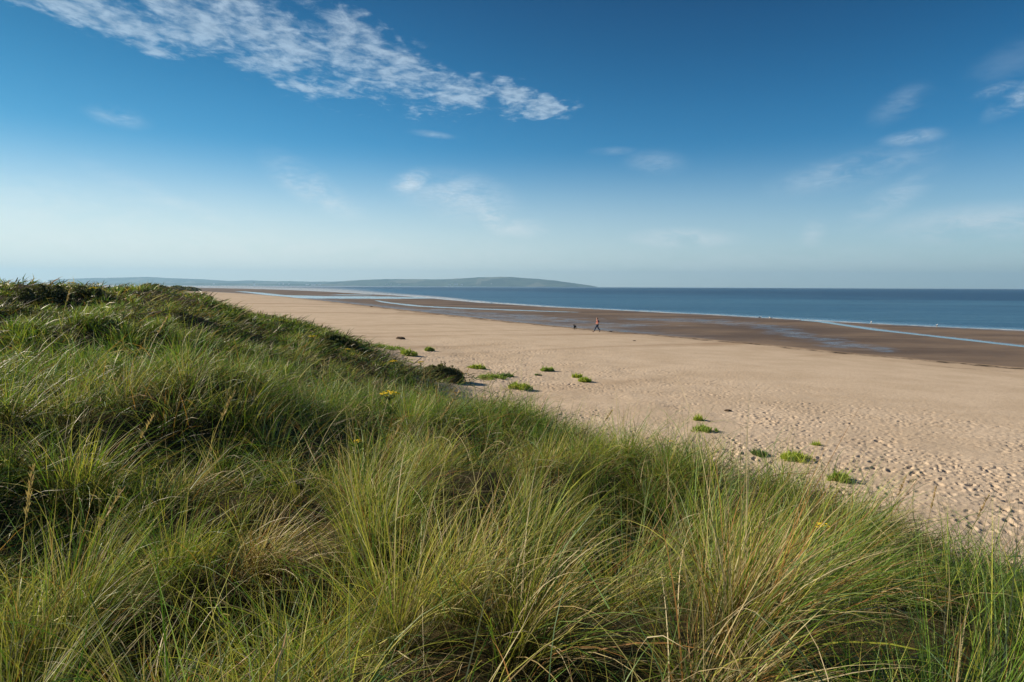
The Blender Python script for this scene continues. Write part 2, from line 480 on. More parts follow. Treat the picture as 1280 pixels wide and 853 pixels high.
def mat_leaf(name, trans=0.35, rough=0.55, spec=0.25):
    m = bpy.data.materials.new(name); m.use_nodes = True
    T = NT(m.node_tree)
    b = T.n['Principled BSDF']
    out = T.n['Material Output']
    col = T.attr('col', 0)
    T.l.new(col, b.inputs['Base Color'])
    b.inputs['Roughness'].default_value = rough
    b.inputs['Specular IOR Level'].default_value = spec
    tr = T.node('ShaderNodeBsdfTranslucent')
    T.l.new(T.mix(1.0, col, (1.0, 1.1, .6, 1), 'MULTIPLY'), tr.inputs[0])
    mx = T.node('ShaderNodeMixShader'); mx.inputs[0].default_value = trans
    T.l.new(b.outputs[0], mx.inputs[1]); T.l.new(tr.outputs[0], mx.inputs[2])
    T.l.new(mx.outputs[0], out.inputs[0])
    return m

def mat_hill():
    m, T, b = new_mat('distant_farmland')
    g = T.node('ShaderNodeNewGeometry')
    pos = g.outputs['Position']
    vo = T.node('ShaderNodeTexVoronoi', feature='F1')
    T.put(vo, 'Vector', T.vm('MULTIPLY', pos, (1, .7, 1))); vo.inputs['Scale'].default_value = .0028
    sc_ = T.node('ShaderNodeSeparateColor'); T.l.new(vo.outputs['Color'], sc_.inputs[0])
    c = T.mix(T.ramp(sc_.outputs[0], .3, .6), (.025, .040, .026, 1), (.075, .10, .055, 1))
    c = T.mix(T.ramp(sc_.outputs[1], .7, .8), c, (.16, .16, .11, 1))
    c = T.mix(T.ramp(T.noise(pos, .004, 4, .6), .50, .58), c, (.02, .035, .018, 1))
    T.l.new(c, b.inputs['Base Color'])
    b.inputs['Roughness'].default_value = .95
    b.inputs['Specular IOR Level'].default_value = .05
    return m

M_GROUND, M_SEA, M_HILL = mat_ground(), mat_sea(), mat_hill()
M_GRASS = mat_leaf('marram_blades', .36, .45, .18)
M_LEAF = mat_leaf('shrub_leaves', .35, .6, .2)
M_BARK = simple('bark', (.11, .085, .06), .9, .1, .3, 20)

# ------------------------------------------------------------------ ground and sea sheets
def polar(rings, ang):
    Rr, A = np.meshgrid(rings, ang, indexing='ij')
    return Rr * np.sin(A), Rr * np.cos(A)
def ring_series(specs):
    out = [specs[0][0]]
    for (a, b, ratio) in specs:
        n = max(1, int(round(math.log(b / a) / math.log(ratio))))
        out += list(a * (b / a) ** (np.arange(1, n + 1) / n))
    return np.array(out)
def grid_quads(n, m, closed=True):
    i = np.arange(n - 1)[:, None]; j = np.arange(m if closed else m - 1)[None, :]
    j2 = (j + 1) % m
    a = i * m + j; b = i * m + j2; c = (i + 1) * m + j2; d = (i + 1) * m + j
    return np.stack([a + 0 * b, d, c, b], -1).reshape(-1, 4)

def angles(nf, half, nc):
    fine = np.linspace(-half, half, nf)
    rest = np.linspace(half, 2 * math.pi - half, nc + 2)[1:-1]
    return np.concatenate([fine, rest])

def build_ground():
    rings = ring_series([(.4, 6, 1.012), (6, 42, 1.0031), (42, 1500, 1.0065), (1500, 13500, 1.05)])
    ang = angles(1100, R(48), 120)
    x, y = polar(rings, ang)
    sh = x.shape
    x, y = x.ravel(), y.ravel()
    z, w, s, sea, q = terrain(x, y)
    r = np.hypot(x, y)
    wn = fbm(x / 6, y / 6, 91, 3)
    wet = smooth(0.6, -0.4, w + wn * .5)
    # films of standing water on the flats
    film = np.zeros_like(x)
    film = np.maximum(film, smooth(-9, -1.0, w) * smooth(1, -1, w) * smooth(14, 30, -x + 42) * .8)
    fl = chan([(800, 399, 2.0), (880, 402, 3.2), (940, 406.5, 4), (985, 416, 6), (1030, 427, 7.5), (1070, 433, 6.0), (1110, 440, 3.0)])
    fl2 = chan([(540, 388, 3.5), (620, 394, 4.0), (700, 401, 5.0), (780, 407, 5.0)])
    fl3 = chan([(360, 368, 2.0), (440, 373, 3.0), (520, 377, 2.0), (560, 380, 2.0)])
    for L in (fl, fl2):
        for (ax, ay, aw), (bx, by, bw) in zip(L[:-1], L[1:]):
            dx, dy = bx - ax, by - ay
            t = np.clip(((x - ax) * dx + (y - ay) * dy) / (dx * dx + dy * dy), 0, 1)
            d = np.hypot(x - ax - t * dx, y - ay - t * dy) / (aw + t * (bw - aw))
            film = np.maximum(film, .75 * smooth(1.5, .2, d + fbm(x / 2.5, y / 2.5, 93, 3) * 1.2))
    film = np.maximum(film, smooth(2.2, 1.1, q) * .9)
    film = np.maximum(film, smooth(3.5, 0.3, sea + wn) * .9)
    film = film * wet
    damp = smooth(11, 1.0, w + wn * 3) * .45 + smooth(2.5, .4, w + wn * .8) * .3
    streaky = fbm((x * .8 + y * .6) / 60, (x * .6 - y * .8) / 5, 95, 3)
    damp = np.clip(damp + smooth(.12, .5, streaky) * .55 * smooth(5, 12, r - 20), 0, 1)
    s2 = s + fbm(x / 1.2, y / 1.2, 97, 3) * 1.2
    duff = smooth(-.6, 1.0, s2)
    weed = smooth(1.3, .3, np.abs(w - 1.9 + wn * 1.6)) * 1.0 + smooth(.9, .1, np.abs(w - 5.5 + wn * 2.5)) * .45 * smooth(.0, .5, fbm(x / 14, y / 14, 99, 2))
    v = np.stack([x, y, z], 1)
    q4 = grid_quads(*sh)
    # close the hole under the camera
    c = len(v)
    v = np.vstack([v, [[0, 0, z[:sh[1]].mean()]]])
    at_ = {k: np.append(a, 0.0 if k != 'duff' else 1.0) for k, a in dict(wet=wet, film=film, duff=duff, damp=damp, weed=weed).items()}
    j = np.arange(sh[1]); j2 = (j + 1) % sh[1]
    tris = np.stack([np.full_like(j, c), j, j2], 1)
    loops = np.concatenate([q4.ravel(), tris.ravel()])
    ls = np.concatenate([np.arange(len(q4)) * 4, len(q4) * 4 + np.arange(len(tris)) * 3])
    lt = np.concatenate([np.full(len(q4), 4), np.full(len(tris), 3)])
    o = mesh_np('ground', v, loops, ls, lt, M_GROUND, at_)
    return tag(o, kind='structure')
ground = build_ground()

def build_sea():
    rings = ring_series([(30, 1500, 1.010), (1500, 13000, 1.04)])
    ang = angles(520, R(50), 60)
    x, y = polar(rings, ang)
    sh = x.shape
    x, y = x.ravel(), y.ravel()
    sea = sdist(x, y, SEAL) + fbm(x / 14, y / 14, 5, 3) * 1.2
    d = -sea
    n = fbm(x / 30, y / 30, 7, 3)
    off = smooth(20, 420, d + n * 60)
    px = .42 * np.hypot(x, y) ** 2 / (5.6 * FPX)
    foam = smooth(0.0, .3, d / px + .3) * smooth(1.7, .7, d / px) * 1.1
    calm = smooth(12, -2, d)
    o = quads_obj('sea', np.stack([x, y, np.zeros_like(x)], 1), grid_quads(*sh), M_SEA, dict(off=off, foam=foam, calm=calm))
    return tag(o, kind='structure')
sea = build_sea()

# ------------------------------------------------------------------ hills over the water
def ridge(name, prof, dist, depth, seed, rough=15.0, nlong=420):
    xs = [p[0] for p in prof]; ys = [p[1] for p in prof]
    px = np.linspace(xs[0], xs[-1], nlong)
    top = np.interp(px, xs, ys)
    nd = 26
    V = []
    u = np.linspace(0, 1, nd)
    for i in range(nlong):
        v = ray(px[i], float(top[i]))
        k = (dist + depth * .45) / v.y
        hx, hy, hz = v.x * k, v.y * k, CAM.z + v.z * k
        dn = math.hypot(v.x, v.y)
        for t in u:
            dd = (t - .45) * depth
            f = (math.sin(math.pi * min(1, t / .45) / 2)) ** 1.3 if t < .45 else math.cos((t - .45) / .55 * math.pi / 2)
            V.append((hx + v.x / dn * dd, hy + v.y / dn * dd, (hz + 2) * f - 2))
    V = np.array(V)
    amp = np.clip(V[:, 2], 0, 60) / 60
    V[:, 2] += fbm(V[:, 0] / 520, V[:, 1] / 520, seed, 6, .6) * rough * amp
    i = np.arange(nlong - 1)[:, None]; j = np.arange(nd - 1)[None, :]
    a = i * nd + j
    q = np.stack([a, a + nd, a + nd + 1, a + 1], -1).reshape(-1, 4)
    # floor so that the landform is a closed solid
    o = quads_obj(name, V, q, M_HILL)
    return tag(o, kind='structure')
ridge('hills', [(392, 357.6), (402, 355), (415, 352.6), (430, 351.8), (452, 350.2), (485, 349.8), (525, 349.6), (560, 349), (590, 348.4), (612, 347.6),
                (640, 346.7), (665, 346.3), (690, 347.3), (708, 348.6), (730, 350), (755, 352.2) , (772, 353.8)] and
      [(392, 357.4), (402, 355), (415, 352.6), (430, 351.8), (452, 350.2), (485, 349.8), (525, 349.6), (560, 348.9), (580, 348.1), (600, 346.7),
       (625, 346.2), (640, 346.6), (660, 348.3), (685, 350.4), (705, 352.6), (722, 355), (738, 357), (746, 358.6)], 9000, 2200, 5)
ridge('far_hills', [(60, 350), (120, 347.5), (180, 346.3), (215, 348.2), (250, 349.6), (290, 351.4), (315, 350.9), (340, 352), (400, 352.4), (450, 353), (520, 354.6), (600, 358)], 11000, 1600, 15)
ridge('far_shore', [(20, 356), (90, 354.5), (150, 353.6), (230, 354.0), (280, 354.4), (340, 354.9), (390, 355.2), (430, 355.9), (480, 356.9), (510, 358.2)], 8600, 900, 25, 3)

M_WHITE = simple('white_render', (.8, .8, .78), .8, .2)
M_SLATE = simple('grey_slate', (.16, .16, .18), .8, .2)
def house(loc, wx, wy, h):
    bm = bmesh.new()
    X, Y = wx / 2, wy / 2
    p = [bm.verts.new(c) for c in ((-X, -Y, -6), (X, -Y, -6), (X, Y, -6), (-X, Y, -6), (-X, -Y, h), (X, -Y, h), (X, Y, h), (-X, Y, h), (-X, 0, h + Y * .8), (X, 0, h + Y * .8))]
    for f in ((0, 1, 5, 4), (2, 3, 7, 6), (1, 2, 6, 9, 5), (3, 0, 4, 8, 7), (3, 2, 1, 0)): bm.faces.new([p[i] for i in f])
    me = bpy.data.meshes.new('white_building'); bm.to_mesh(me); bm.free(); me.materials.append(M_WHITE)
    o = bpy.data.objects.new('white_building', me); COL.objects.link(o)
    bm = bmesh.new()
    e = 1.0
    r_ = [bm.verts.new(c) for c in ((-X - e, -Y - e, h - .6), (X + e, -Y - e, h - .6), (X + e, 0, h + Y * .8 + .3), (-X - e, 0, h + Y * .8 + .3), (-X - e, Y + e, h - .6), (X + e, Y + e, h - .6))]
    for f in ((0, 1, 2, 3), (3, 2, 5, 4), (0, 3, 4), (1, 5, 2), (0, 4, 5, 1)): bm.faces.new([r_[i] for i in f])
    me = bpy.data.meshes.new('roof'); bm.to_mesh(me); bm.free(); me.materials.append(M_SLATE)
    ro = bpy.data.objects.new('roof', me); COL.objects.link(ro); ro.parent = o
    o.location = loc
    return o, ro
hs = [(267, 355.2, 8500, 16, 9), (318, 356.2, 8400, 20, 20), (349, 355.3, 8500, 14, 8), (354, 355.4, 8500, 12, 8), (361, 355.4, 8500, 16, 9), (384, 356.2, 8450, 40, 8), (392, 356.3, 8450, 60, 9),
      (399, 356.2, 8450, 40, 9), (483, 355.8, 9150, 30, 9), (489, 355.8, 9150, 22, 9), (499, 355.8, 9150, 30, 8), (562, 356.2, 9150, 40, 12), (570, 356.0, 9150, 50, 14), (577, 356.3, 9150, 30, 11), (614, 355.4, 9250, 26, 9), (622, 355.6, 9250, 22, 9)]
hl = 'small white building among others on the hazy far shore across the water'
first = None
for i, (px, py, d, wd, h) in enumerate(hs):
    p = at_d(px, py, d)
    if first is None:
        first = house(p, 20, 12, 10); o = first[0]
    else:
        o = first[0].copy(); COL.objects.link(o)
        c = first[1].copy(); COL.objects.link(c); c.parent = o
        o.location = p
    o.scale = (wd / 20, 1.3, h / 10)
    tag(o, hl, 'building', 'white buildings along the far shore')
tag(bpy.data.objects['white_building.001'], 'bright tall white building standing alone on the far shore, nearest the dune end', 'building')

# ------------------------------------------------------------------ grass blades
def blades(base, head, th0, bend, L, wd, cb, ct, npt, curl=None, sideroll=None):
    n = len(base)
    s = np.linspace(0, 1, npt)
    th = th0[:, None] + bend[:, None] * s[None, :] ** 1.35
    ph = head[:, None] + (curl[:, None] if curl is not None else 0) * s[None, :]
    ds = (L / (npt - 1))[:, None]
    mid = .5 * (th[:, 1:] + th[:, :-1]); mph = .5 * (ph[:, 1:] + ph[:, :-1]) if ph.shape[1] > 1 else ph
    st = np.sin(mid)
    dx = np.concatenate([np.zeros((n, 1)), np.cumsum(st * np.cos(mph) * ds, 1)], 1)
    dy = np.concatenate([np.zeros((n, 1)), np.cumsum(st * np.sin(mph) * ds, 1)], 1)
    dz = np.concatenate([np.zeros((n, 1)), np.cumsum(np.cos(mid) * ds, 1)], 1)
    C = np.stack([base[:, 0:1] + dx, base[:, 1:2] + dy, base[:, 2:3] + dz], -1)
    rl = RNG.uniform(-1.0, 1.0, n) if sideroll is None else sideroll
    tx, ty, tz = np.sin(th) * np.cos(ph), np.sin(th) * np.sin(ph), np.cos(th)
    sx, sy = -np.sin(ph), np.cos(ph); sz = np.zeros_like(sx)
    nx, ny, nz = sy * tz - sz * ty, sz * tx - sx * tz, sx * ty - sy * tx
    cr, sr = np.cos(rl)[:, None], np.sin(rl)[:, None]
    S = np.stack([sx * cr + nx * sr, sy * cr + ny * sr, sz * cr + nz * sr], -1)
    prof = np.clip(1.15 * (1 - s ** 2.2), 0.06, 1.0)
    hw = .5 * wd[:, None] * prof[None, :]
    A = C - S * hw[..., None]; B = C + S * hw[..., None]
    V = np.stack([A, B], 2).reshape(n, npt * 2, 3)
    k = np.arange(npt - 1) * 2
    q = np.stack([k, k + 1, k + 3, k + 2], 1)
    Q = (np.arange(n)[:, None, None] * (npt * 2) + q[None]).reshape(-1, 4)
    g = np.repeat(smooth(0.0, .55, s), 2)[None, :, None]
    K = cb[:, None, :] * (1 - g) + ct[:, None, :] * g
    return V.reshape(-1, 3), Q, K.reshape(-1, 3)

class Bag:
    def __init__(s): s.v, s.q, s.c, s.n = [], [], [], 0
    def add(s, V, Q, K):
        s.v.append(V.astype(np.float32)); s.q.append((Q + s.n).astype(np.int32)); s.c.append(K.astype(np.float32)); s.n += len(V)
    def build(s, name, mat):
        return quads_obj(name, np.concatenate(s.v), np.concatenate(s.q), mat, dict(col=np.concatenate(s.c)), smooth=True)

GREEN = np.array([(.110, .225, .035), (.135, .250, .055), (.200, .300, .045), (.125, .235, .095), (.280, .340, .070), (.085, .180, .030), (.170, .280, .130)])
STRAW = np.array([(.55, .44, .24), (.42, .32, .15), (.62, .53, .34), (.40, .21, .07), (.46, .39, .21)])
OLIVE = np.array([(.10, .095, .035), (.14, .12, .045), (.075, .075, .028), (.17, .13, .06)])

def veg_s(x, y, s):
    return s + 4.2 * np.exp(-((x + 4.4) / 2.2) ** 2 - ((y - 28) / 3.5) ** 2) + 2.4 * np.exp(-((x + 2.0) / 1.5) ** 2 - ((y - 30.5) / 1.6) ** 2)
def hgt(x, y): return terrain(x, y, False)[0]

def clumps_to_blades(bag, cx, cy, rad, nb, hsc, lean_az, lean, straw, npt, wmin, upright=0.0, long=None, fine=1.0):
    """each clump i gets nb[i] blades"""
    idx = np.repeat(np.arange(len(cx)), nb)
    n = len(idx)
    if n == 0: return
    a = RNG.uniform(0, 2 * math.pi, n)
    rr = rad[idx] * np.abs(RNG.normal(0, .6, n))
    bx = cx[idx] + rr * np.cos(a); by = cy[idx] + rr * np.sin(a)
    bz = hgt(bx, by) - .03
    out = np.clip(rr / (rad[idx] + 1e-6), 0, 1.6)
    tilt = np.abs(RNG.normal(0.08, .26, n)) + .42 * out * RNG.uniform(.3, 1.3, n)
    # outward splay plus the common lean
    vx = tilt * np.cos(a) + lean[idx] * np.cos(lean_az[idx]) * RNG.uniform(.1, 1.6, n) + RNG.normal(0, .20, n)
    vy = tilt * np.sin(a) + lean[idx] * np.sin(lean_az[idx]) * RNG.uniform(.1, 1.6, n) + RNG.normal(0, .20, n)
    head = np.arctan2(vy, vx)
    th0 = np.clip(np.hypot(vx, vy) * .75, .02, 1.25)
    L = hsc[idx] * np.clip(RNG.normal(.80, .22, n), .25, 1.45)
    bend = np.clip(RNG.gamma(2.0, .50, n), .03, 2.4) * (1 - upright)
    bend = np.minimum(bend, 2.35 - th0)
    dist = np.hypot(bx, by)
    wd = np.maximum(RNG.uniform(.0022, .0048, n) * np.where(RNG.random(n) < .15, 1.5, 1.0) * fine, wmin * dist * RNG.uniform(.7, 1.2, n))
    pn = fbm(bx / 2.2, by / 2.2, 201, 3)
    isS = RNG.random(n) < np.clip(straw[idx] + .10 * pn, .02, .95)
    G = GREEN[RNG.integers(0, len(GREEN), n)] * np.array([1.38, 1.22, .85])
    pick = RNG.random(n)
    G = np.where((pn + RNG.normal(0, .30, n) > .42)[:, None], np.array([.42, .40, .09]) * (.8 + .5 * pick[:, None]), G)
    S = STRAW[RNG.integers(0, len(STRAW), n)]
    O = OLIVE[RNG.integers(0, len(OLIVE), n)]
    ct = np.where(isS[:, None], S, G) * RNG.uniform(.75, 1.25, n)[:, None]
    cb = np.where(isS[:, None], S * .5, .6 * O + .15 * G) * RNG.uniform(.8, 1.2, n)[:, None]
    curl = RNG.normal(0, .35, n)
    # keep blades away from the lens
    tipd = np.hypot(bx + L * .7 * np.cos(head), by + L * .7 * np.sin(head))
    keep = (tipd > .75) & (dist > .7)
    k = keep
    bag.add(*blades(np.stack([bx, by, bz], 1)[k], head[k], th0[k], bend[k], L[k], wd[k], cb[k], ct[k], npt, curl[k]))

def build_grass():
    bag = Bag()
    # (rmin, rmax, ratio of clumps per m2 at rmin, falloff power, blades, points, straw)
    def scatter(r0, r1, rho0, pw, half0=-56, half1=54):
        n = 0
        # sample r by rejection-free inverse transform on a table
        rr = np.linspace(r0, r1, 2000)
        dens = rho0 * (r0 / rr) ** pw * rr
        cum = np.concatenate([[0], np.cumsum(.5 * (dens[1:] + dens[:-1]) * np.diff(rr))])
        total = cum[-1] * R(half1 - half0)
        N = int(total)
        u = RNG.random(N) * cum[-1]
        r = np.interp(u, cum, rr)
        a = RNG.uniform(R(half0), R(half1), N)
        x, y = r * np.sin(a), r * np.cos(a)
        return x, y, r
    def field(x, y, r, holes=True):
        z, w, s, sea_, q = terrain(x, y, False)
        rag = 1 + 1.1 * smooth(18, 34, r)
        s2 = veg_s(x, y, s) + fbm(x / 2.2, y / 2.2, 97, 3) * 1.6 * rag
        # ragged front: clumps thin out down the dune face, sparse outliers on the sand
        p = smooth(-2.0 - 1.2 * (rag - 1), .5 + 1.5 * (rag - 1), s2) * (1 - (fbm(x / .9, y / .9, 231, 2) < .06 * smooth(8, 4, r) - .04) * smooth(10, 7, r) * (.85 if holes else 0))
        k = (RNG.random(len(x)) < p) & (w > 4)
        # bare sandy blow-outs seen between the tufts
        return k, s
    for (r0, r1, rho, pw, nb0, nb1, npt, wmin) in (
            (.9, 4.0, 4.6, .1, 40, 240, 8, .0006), (4.0, 9.0, 7.5, .3, 50, 200, 6, .0007),
            (9.0, 28.0, 6.5, 1.2, 60, 150, 4, .0007), (28., 110., 1.70, 1.45, 50, 90, 3, .0008), (110., 520., .20, 1.6, 26, 40, 3, .0012)):
        x, y, r = scatter(r0, r1, rho, pw)
        k, s = field(x, y, r)
        x, y, r, s = x[k], y[k], r[k], s[k]
        n = len(x)
        h = .65 + .42 * fbm(x / 1.1, y / 1.1, 205, 2) + RNG.normal(0, .14, n)
        h = np.clip(h, .28, 1.15) * (1 - .16 * smooth(3, 8, r) - .34 * smooth(8, 24, r)) * (.5 + .5 * smooth(-.5, 3.0, s)) * (1 - .35 * smooth(20, 35, r) * smooth(5, 1, s))
        az = .25 + 4.5 * fbm(x / 2.0, y / 2.0, 207, 3) + RNG.normal(0, .8, n)
        lean = np.clip(.24 + .50 * fbm(x / 1.8, y / 1.8, 209, 2) + RNG.normal(0, .15, n), .02, .95)
        st = np.clip(.09 + .28 * fbm(x / 2.3, y / 2.3, 211, 2), .03, .6)
        rad = (.11 + .05 * RNG.random(n)) * (1 + r / 14)
        nb = RNG.integers(nb0, nb1, n)
        clumps_to_blades(bag, x, y, rad, nb, h, az, lean, st, npt, wmin)
        print('clumps', r0, n, nb.sum())
    # thatch: old leaves lying between the tufts
    for (r0, r1, rho, pw, npt, wmin) in ((.9, 6.0, 600, 1.0, 5, .0006), (6.0, 26.0, 260, 1.3, 4, .0009), (26., 90., 22, 1.6, 3, .0012)):
        x, y, r = scatter(r0, r1, rho, pw)
        k, s = field(x, y, r, False)
        x, y, r = x[k], y[k], r[k]
        n = len(x)
        az = .25 + 1.3 * fbm(x / 2.5, y / 2.5, 221, 2) + RNG.normal(0, .9, n)
        z = hgt(x, y) + RNG.uniform(.0, .22, n) ** 1.2
        th0 = RNG.uniform(.7, 1.35, n); bend = RNG.uniform(.1, .9, n)
        L = RNG.uniform(.25, .75, n)
        wd = np.maximum(RNG.uniform(.002, .004, n), wmin * r)
        O = OLIVE[RNG.integers(0, 4, n)]; S = STRAW[RNG.integers(0, 5, n)]; G = GREEN[RNG.integers(0, 7, n)]
        u = RNG.random(n)[:, None]
        pn = (.20 + .22 * fbm(x / 2, y / 2, 223, 3))[:, None]
        c = np.where(u < pn, S * .75, np.where(u < .70, O * .8, G * .8)) * RNG.uniform(.6, 1.2, n)[:, None]
        bag.add(*blades(np.stack([x, y, z], 1), az, th0, bend, L, wd, c * .8, c, npt, RNG.normal(0, .8, n)))
        print('thatch', r0, n)
    # broken and leaning leaves caught up in the tufts
    for (r0, r1, rho, npt) in ((.9, 5.0, 110, 6), (5.0, 14.0, 55, 5)):
        x, y, r = scatter(r0, r1, rho, .9)
        k, s = field(x, y, r, False)
        x, y, r = x[k], y[k], r[k]
        n = len(x)
        z = hgt(x, y) + RNG.uniform(.08, .50, n)
        S = STRAW[RNG.integers(0, 5, n)]; G = GREEN[RNG.integers(0, 7, n)]
        c = np.where((RNG.random(n) < .42)[:, None], S, G * 1.05) * RNG.uniform(.7, 1.2, n)[:, None]
        wd = np.maximum(RNG.uniform(.0025, .0055, n), .0007 * r)
        bag.add(*blades(np.stack([x, y, z], 1), RNG.uniform(0, 6.28, n), RNG.uniform(.2, 1.5, n), RNG.uniform(.0, 1.5, n), RNG.uniform(.18, .6, n), wd, c * .8, c, npt, RNG.normal(0, .6, n)))
    # particular tussocks of the foreground: x, y, radius, blades, height, lean azimuth, lean, straw, upright
    T_ = [(1.02, 2.75, .22, 620, 1.00, .25, .55, .55, .0), (.78, 2.35, .16, 300, .80, -.1, .75, .75, .0), (1.35, 3.3, .2, 380, 1.05, .35, .7, .25, .1),
          (1.55, 2.15, .12, 130, .95, .9, .15, .15, .45), (1.9, 2.3, .12, 110, .95, .3, .35, .2, .3), (1.25, 1.75, .10, 90, .85, .8, .2, .1, .4), (1.62, 1.72, .10, 90, .8, .5, .3, .1, .4), (2.2, 2.7, .14, 160, .9, .4, .4, .2, .3), (-1.9, 2.2, .14, 200, .8, 1.5, .3, .2, .3), (-1.75, 4.2, .25, 480, .75, -.3, .9, .85, .0), (-2.9, 5.3, .25, 400, .65, .2, .9, .6, .0), (-.58, 3.0, .13, 330, 1.10, 1.3, .06, .30, .55),
          (-.30, 3.3, .2, 420, .95, .5, .35, .35, .2), (.05, 2.9, .2, 420, .95, -.2, .5, .35, .1), (-.95, 4.3, .2, 420, 1.0, 1.0, .2, .12, .3), (-2.3, 2.9, .18, 380, .85, 2.2, .3, .18, .25),
          (-2.6, 3.6, .2, 400, .9, .3, .3, .25, .2), (.75, 3.9, .24, 520, 1.0, .35, .65, .22, .0), (2.1, 4.2, .24, 520, 1.0, .2, .6, .28, .0), (1.6, 5.0, .3, 600, 1.05, .2, .65, .18, .0),
          (.2, 4.6, .22, 420, .95, .4, .4, .2, .1), (2.9, 5.2, .22, 420, .9, .0, .55, .3, .0), (-1.5, 2.45, .14, 240, .75, 3.0, .5, .5, .0), (-1.2, 4.9, .2, 380, .95, .6, .4, .35, .1),
          (-3.7, 5.2, .24, 420, .9, .6, .3, .15, .2), (3.1, 3.0, .2, 240, .85, .3, .4, .3, .1), (-1.0, 3.05, .16, 260, .8, -.3, .7, .7, .0)]
    A = np.array(T_)
    clumps_to_blades(bag, A[:, 0], A[:, 1], A[:, 2], A[:, 3].astype(int), A[:, 4], A[:, 5], A[:, 6], A[:, 7], 9, .0009, 0.0, fine=1.0)
    # flowering spikes standing out of the leaves
    sp = [at_d(28, 640, 3.2)[:2], at_d(5, 700, 3.0)[:2], at_d(1152, 700, 7.0)[:2], at_d(1187, 712, 6.6)[:2], at_d(1255, 715, 6.4)[:2], at_d(1098, 700, 7.2)[:2], at_d(480, 700, 4.0)[:2]]
    for _ in range(9):
        r_ = random.uniform(4, 22); a_ = random.uniform(-.7, .3); sp.append((r_ * math.sin(a_), r_ * math.cos(a_)))
    for (px, py) in sp:
        px, py = float(px), float(py)
        zz, ww, ss, _, _ = terrain(np.array([px]), np.array([py]), False)
        if ss[0] < -.8: continue
        L = random.uniform(.95, 1.15)
        az = random.uniform(-.6, .9); th = random.uniform(.08, .5); be = random.uniform(.05, .4)
        st = np.array([(.40, .32, .17)])
        w_ = max(.0035, .001 * math.hypot(px, py))
        bag.add(*blades(np.array([[px, py, zz[0]]]), np.array([az]), np.array([th]), np.array([be]), np.array([L]), np.array([w_]), st, st, 8, np.zeros(1)))
        n = 46                                                          # the spike: short upright scales round the stalk
        t = RNG.uniform(.74, 1.0, n)
        thm = th + be * (t * .5)
        cx = px + np.sin(thm) * math.cos(az) * L * t; cy = py + np.sin(thm) * math.sin(az) * L * t; cz = zz[0] + np.cos(thm) * L * t
        sc = np.tile(np.array([(.50, .36, .20)]), (n, 1)) * RNG.uniform(.8, 1.2, n)[:, None]
        bag.add(*blades(np.stack([cx, cy, cz], 1), RNG.uniform(0, 6.28, n), np.full(n, th + .15) + RNG.uniform(0, .2, n), np.zeros(n), RNG.uniform(.025, .05, n), np.full(n, w_ * 1.4), sc, sc, 3))
    print('grass verts', bag.n)
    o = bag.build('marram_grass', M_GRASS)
    return tag(o, 'long green and straw coloured marram grass covering the sand dunes', 'grass', kind='stuff')

grass = build_grass()

# ------------------------------------------------------------------ plants on the sand
def leaf_patch(name, centre, wx, wy, h, n, cols, leaf=.05, seed=1, holes=.3):
    """low plant: one crown of many leaf blades on short stems"""
    rg = np.random.default_rng(seed)
    cx, cy = centre
    u = rg.uniform(0, 2 * math.pi, n); rr = np.sqrt(rg.random(n))
    lx = np.cos(u) * rr * wx; ly = np.sin(u) * rr * wy
    nz = fbm(lx / .22 + seed * 7, ly / .22, seed, 3)
    edge = 1 - rr ** 2
    k = (nz * 1.5 + edge * .8) > holes
    lx, ly, nz, edge = lx[k], ly[k], nz[k], edge[k]
    n = len(lx)
    x, y = cx + lx, cy + ly
    top = 1.25 * h * np.clip(edge ** .5 * (.75 + .5 * nz), .15, 1.3)
    z = terrain(x, y, False)[0] - .02 + rg.random(n) ** .7 * top * .75
    head = rg.uniform(0, 2 * math.pi, n)
    th = rg.uniform(.0, 1.1, n)
    L = leaf * rg.uniform(.6, 1.6, n) * np.where(rg.random(n) < .12, 2.4, 1.0)
    dist = math.hypot(cx, cy)
    wd = np.maximum(leaf * .28 * rg.uniform(.6, 1.3, n), .0009 * dist)
    C = np.array(cols)[rg.integers(0, len(cols), n)] * rg.uniform(.75, 1.25, n)[:, None]
    V, Q, K = blades(np.stack([x, y, z], 1), head, th, rg.uniform(.1, .8, n), L, wd, C * .85, C, 4)
    o = quads_obj(name, V, Q, M_LEAF, dict(col=K))
    o.location = (0, 0, 0)
    # put the object's origin at its base
    bz = float(terrain(np.array([cx]), np.array([cy]), False)[0][0])
    me = o.data
    me.transform(Matrix.Translation((-cx, -cy, -bz)))
    o.location = (cx, cy, bz)
    return o
YG = [(.42, .50, .07), (.34, .44, .05), (.48, .50, .10), (.26, .36, .05)]
DG = [(.12, .19, .06), (.16, .22, .08), (.10, .15, .05)]
GG = [(.28, .40, .07), (.22, .34, .05), (.34, .42, .10), (.38, .40, .14)]
def beach_z(px, py):                      # iterate sight line against the terrain
    z = 1.1
    for _ in range(12):
        p = at(px, py, z)
        z = .5 * z + .5 * float(terrain(np.array([p.x]), np.array([p.y]), False)[0][0])
    return at(px, py, z)
